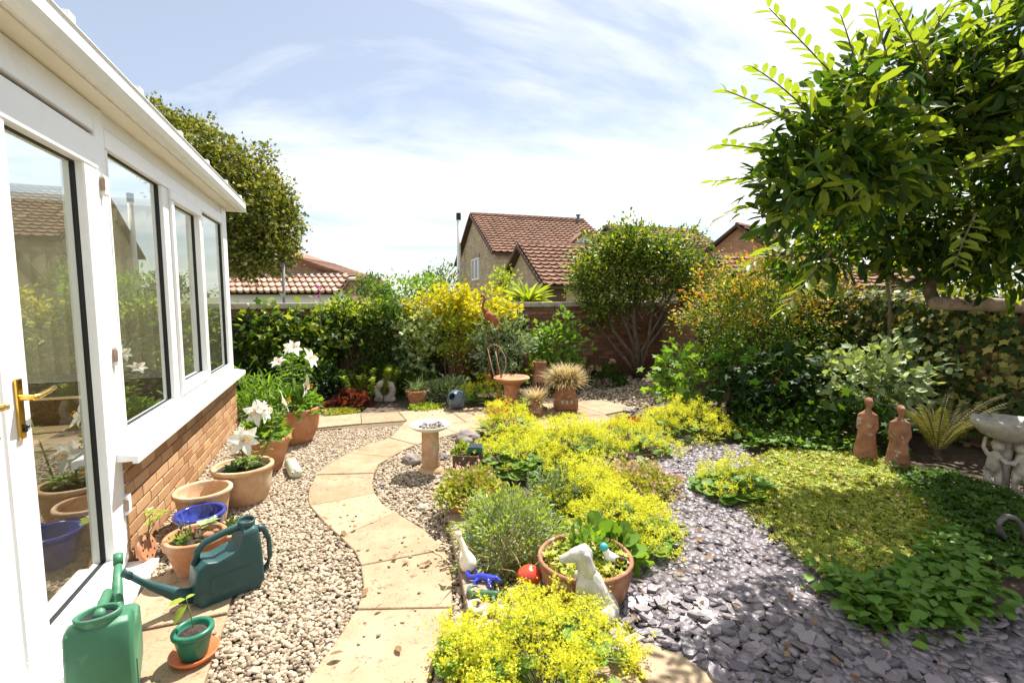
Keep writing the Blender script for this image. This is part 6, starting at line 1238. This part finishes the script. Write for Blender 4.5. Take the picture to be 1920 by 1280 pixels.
shoots = [((1602, 184, 2.9), (1520, 95, 2.75), (1442, 16, 2.6)), ((1540, 235, 2.9), (1470, 160, 2.75), (1411, 126, 2.65)), ((1500, 235, 2.9), (1430, 195, 2.8), (1360, 170, 2.7)), ((1745, 150, 2.9), (1712, 70, 2.75), (1662, -12, 2.6)), ((1612, 150, 2.9), (1595, 80, 2.8), (1576, 28, 2.75)),
          ((1480, 290, 2.95), (1410, 275, 2.85), (1353, 272, 2.75)), ((1470, 330, 3.0), (1400, 332, 2.9), (1343, 340, 2.8)), ((1730, 110, 2.9), (1750, 50, 2.8), (1782, 8, 2.7)), ((1480, 380, 3.0), (1420, 380, 2.9), (1380, 395, 2.85)), ((1500, 440, 3.2), (1440, 470, 3.1), (1400, 500, 3.0)), ((1560, 470, 3.3), (1510, 530, 3.1), (1466, 585, 3.0)),
          ((1820, 120, 2.9), (1850, 40, 2.7), (1890, -10, 2.6)), ((1860, 160, 2.8), (1900, 110, 2.6), (1940, 70, 2.5)), ((1780, 330, 2.8), (1850, 290, 2.5), (1930, 250, 2.3)), ((1640, 300, 2.8), (1700, 270, 2.6), (1760, 250, 2.5)), ((1700, 350, 2.8), (1640, 360, 2.6), (1590, 385, 2.5)), ((1830, 400, 2.9), (1800, 460, 2.7), (1790, 500, 2.6)), ((1480, 210, 2.9), (1440, 235, 2.8), (1395, 240, 2.7)), ((1560, 360, 2.9), (1510, 375, 2.7), (1470, 410, 2.6)), ((1670, 130, 2.9), (1650, 60, 2.8), (1640, 15, 2.7))]
items = []
for a, m, e in shoots:
    a, m, e = [q(x_, y_, d_) for x_, y_, d_ in (a, m, e)]; P_ = lambda s: a * (1 - s) ** 2 + m * 2 * s * (1 - s) + e * s * s
    mb = MB(); mb.tube([P_(k / 6) for k in range(7)], (.006, .0025), 5); mb.build('shoot', 'bark', tr)
    nl = max(8, int((e - a).length / .038))
    for i in range(nl):
        s = .12 + .88 * i / (nl - 1); tan = (P_(min(s + .02, 1)) - P_(s - .02)).normalized(); sd = tan.cross(Vector((0, 0, 1))).normalized() * (1 if i % 2 else -1)
        items.append((P_(s), tan * .9 + sd * random.uniform(.4, .9) + Vector((0, 0, random.uniform(-.25, .35))), Vector((random.gauss(0, .4), random.gauss(0, .4), 1)), random.uniform(.12, .165) * (1 - .35 * s)))
random.shuffle(items); M['lf_shoot'] = lm('lf_shoot', (0.12, 0.19, 0.03), (0.24, 0.30, 0.05), transl=.45, rough=.36); put_leaves(tr, T_TREE, 'lf_shoot', items[:300])
P_ = AP[rng.choice(len(AP), 55)]; Q = np.concatenate([p + rng.normal(size=(30, 3)) * .02 for p in P_]); scatter('flower_heads', T_STAR, Q, runit(len(Q)), runit(len(Q)), .014, 'fl_brown', tr, kind='stuff')
# --- ivy clad tree behind the conservatory
it = thing('ivy_clad_tree', 'large ivy clad tree behind the end of the conservatory', 'tree', Vector((*W(415, 560, 9.6).xy, -.03))); q = lambda px, py, d=9.6: W(px, py, d); b0 = ORIG[it.name]
for k, (pts, r) in enumerate((([b0, q(418, 500), q(440, 440), q(440, 390), q(420, 340), q(380, 290)], .085), ([q(440, 440), q(490, 400), q(520, 360)], .07), ([q(440, 390), q(400, 400), q(350, 380)], .08), ([q(430, 340), q(440, 300), q(420, 270)], .06))): mb = MB(); mb.tube(pts, (r, r * .4), 8); mb.build('trunk' if k == 0 else 'limb', 'bark', it, smooth=True)
for px, py, hw, hh, n in ((340, 290, 90, 75, 200), (430, 320, 80, 60, 190), (480, 370, 62, 62, 170), (510, 425, 40, 60, 110), (440, 430, 70, 62, 140), (300, 230, 50, 32, 70), (380, 370, 90, 90, 160), (470, 480, 60, 25, 60), (505, 470, 48, 38, 90), (520, 400, 35, 55, 90), (450, 510, 30, 16, 24)):
    bush('x', 'x', 'x', px, py, 9.6, hw, hh, T_IVY, 'lf_ivyt', .085, int(n * 1.25), 18, dd=.8, rc=.085, nst=0, thing_obj=it, shell=.45)
# --- behind the far wall
bush('hedge', 'green garden hedge rising behind the far wall', 'hedge', 760, 545, 11, 95, 24, T_OVAL, 'lf_bright', .08, 160, 14, dd=.6, nst=5); bush('buddleia', 'dark feathery shrub behind the wall beside the flue house', 'shrub', 830, 532, 12, 42, 26, T_LANCE, 'lf_green', .10, 60, 14, dd=.5, nst=6); bush('laurel_shrub', 'tall thin shrub showing above the wall left of the hedge', 'shrub', 700, 540, 10.5, 32, 24, T_OVAL, 'lf_green', .07, 50, 12, dd=.5, nst=5)
bush('sapling', 'leafy young sapling behind the wall in front of the garage', 'tree', 945, 535, 10, 24, 28, T_OVAL, 'lf_lime', .09, 34, 9, dd=.3, nst=4)
c = W(990, 565, 9.4); t = thing('cordyline', 'spiky yellow green cordyline behind the far wall', 'plant', (c.x, c.y, -.03)); shoot(t, [(c.x, c.y, -.03), c], (.05, .04), 'bark', 'trunk'); n = 90; a = rng.uniform(0, 6.28, n); e = rng.uniform(.1, 1.3, n); scatter('leaves', T_SPEAR, np.repeat([tuple(c - Vector((0, 0, .08)))], n, 0), np.column_stack([np.cos(a) * np.cos(e), np.sin(a) * np.cos(e), np.sin(e)]), np.column_stack([-np.cos(a) * np.sin(e), -np.sin(a) * np.sin(e), np.cos(e)]), rng.uniform(.4, .65, n), 'lf_lime', t, kind='stuff')

# --- fallen leaves and stray stones
n = 95; P = np.concatenate([poly_pts(slate_poly, 55), poly_pts([(p.x, p.y) for p in gp((600, 1250), (820, 1250), (840, 1040), (620, 960))], 16), poly_pts(carpet, 24)]); Z = .5 * runit(n); Z[:, 2] += 1
tag(scatter('fallen_leaves', T_OVAL, np.column_stack([P, rng.uniform(.035, .055, n)]), runit(n) * [1, 1, .2], Z, rng.uniform(.03, .06, n), 'fl_brown'), 'dry brown leaves scattered over the slate and the path', 'leaves', kind='stuff')
P = np.concatenate([poly_pts([(p.x, p.y) for p in gp(*q)], m) for q, m in ((((740, 1060), (835, 1030), (846, 1090), (800, 1100)), 16), (((600, 1250), (820, 1250), (840, 1040), (600, 930)), 40), (((700, 800), (1150, 790), (1050, 765), (800, 775)), 26), (((300, 1250), (400, 1250), (425, 1140), (330, 1140)), 10))]); n = len(P); Z = .4 * runit(n); Z[:, 2] += 1
tag(scatter('stray_stones', stone_T(31), np.column_stack([P, np.full(n, .027)]), runit(n) * [1, 1, .2], Z, rng.uniform(.007, .022, n), 'gravel'), 'stray gravel stones lying on the paving slabs', 'gravel', kind='stuff')

# --- dark climber over the bricks behind the border
wc = thing('climber', 'dark green climber clothing the far wall behind the border', 'climber', (0.9, 7.6, 0)); n = 3400
xx = rng.uniform(-1.6, 3.0, n); zz = rng.uniform(0, 1, n) ** .8 * 1.22; kp = np.array([mnoise.noise(Vector((x * 1.4, z * 1.8, 9))) for x, z in zip(xx, zz)]) > -.22; xx = xx[kp]; zz = zz[kp]; n = len(xx)
scatter('foliage', T_IVY, np.column_stack([xx, 7.77 - rng.uniform(0, .22, n), zz]), .6 * runit(n) + [0, -.3, -.7], .6 * runit(n) + [0, -1, .6], rng.uniform(.05, .10, n), 'lf_dark', wc, kind='stuff')
for k in range(8): mb = MB(); x = -1.4 + .58 * k; mb.tube([(x, 7.74, 0), (x + .1, 7.75, .6), (x - .08, 7.75, 1.2)], (.012, .005), 5); mb.build('stem', 'bark', wc)
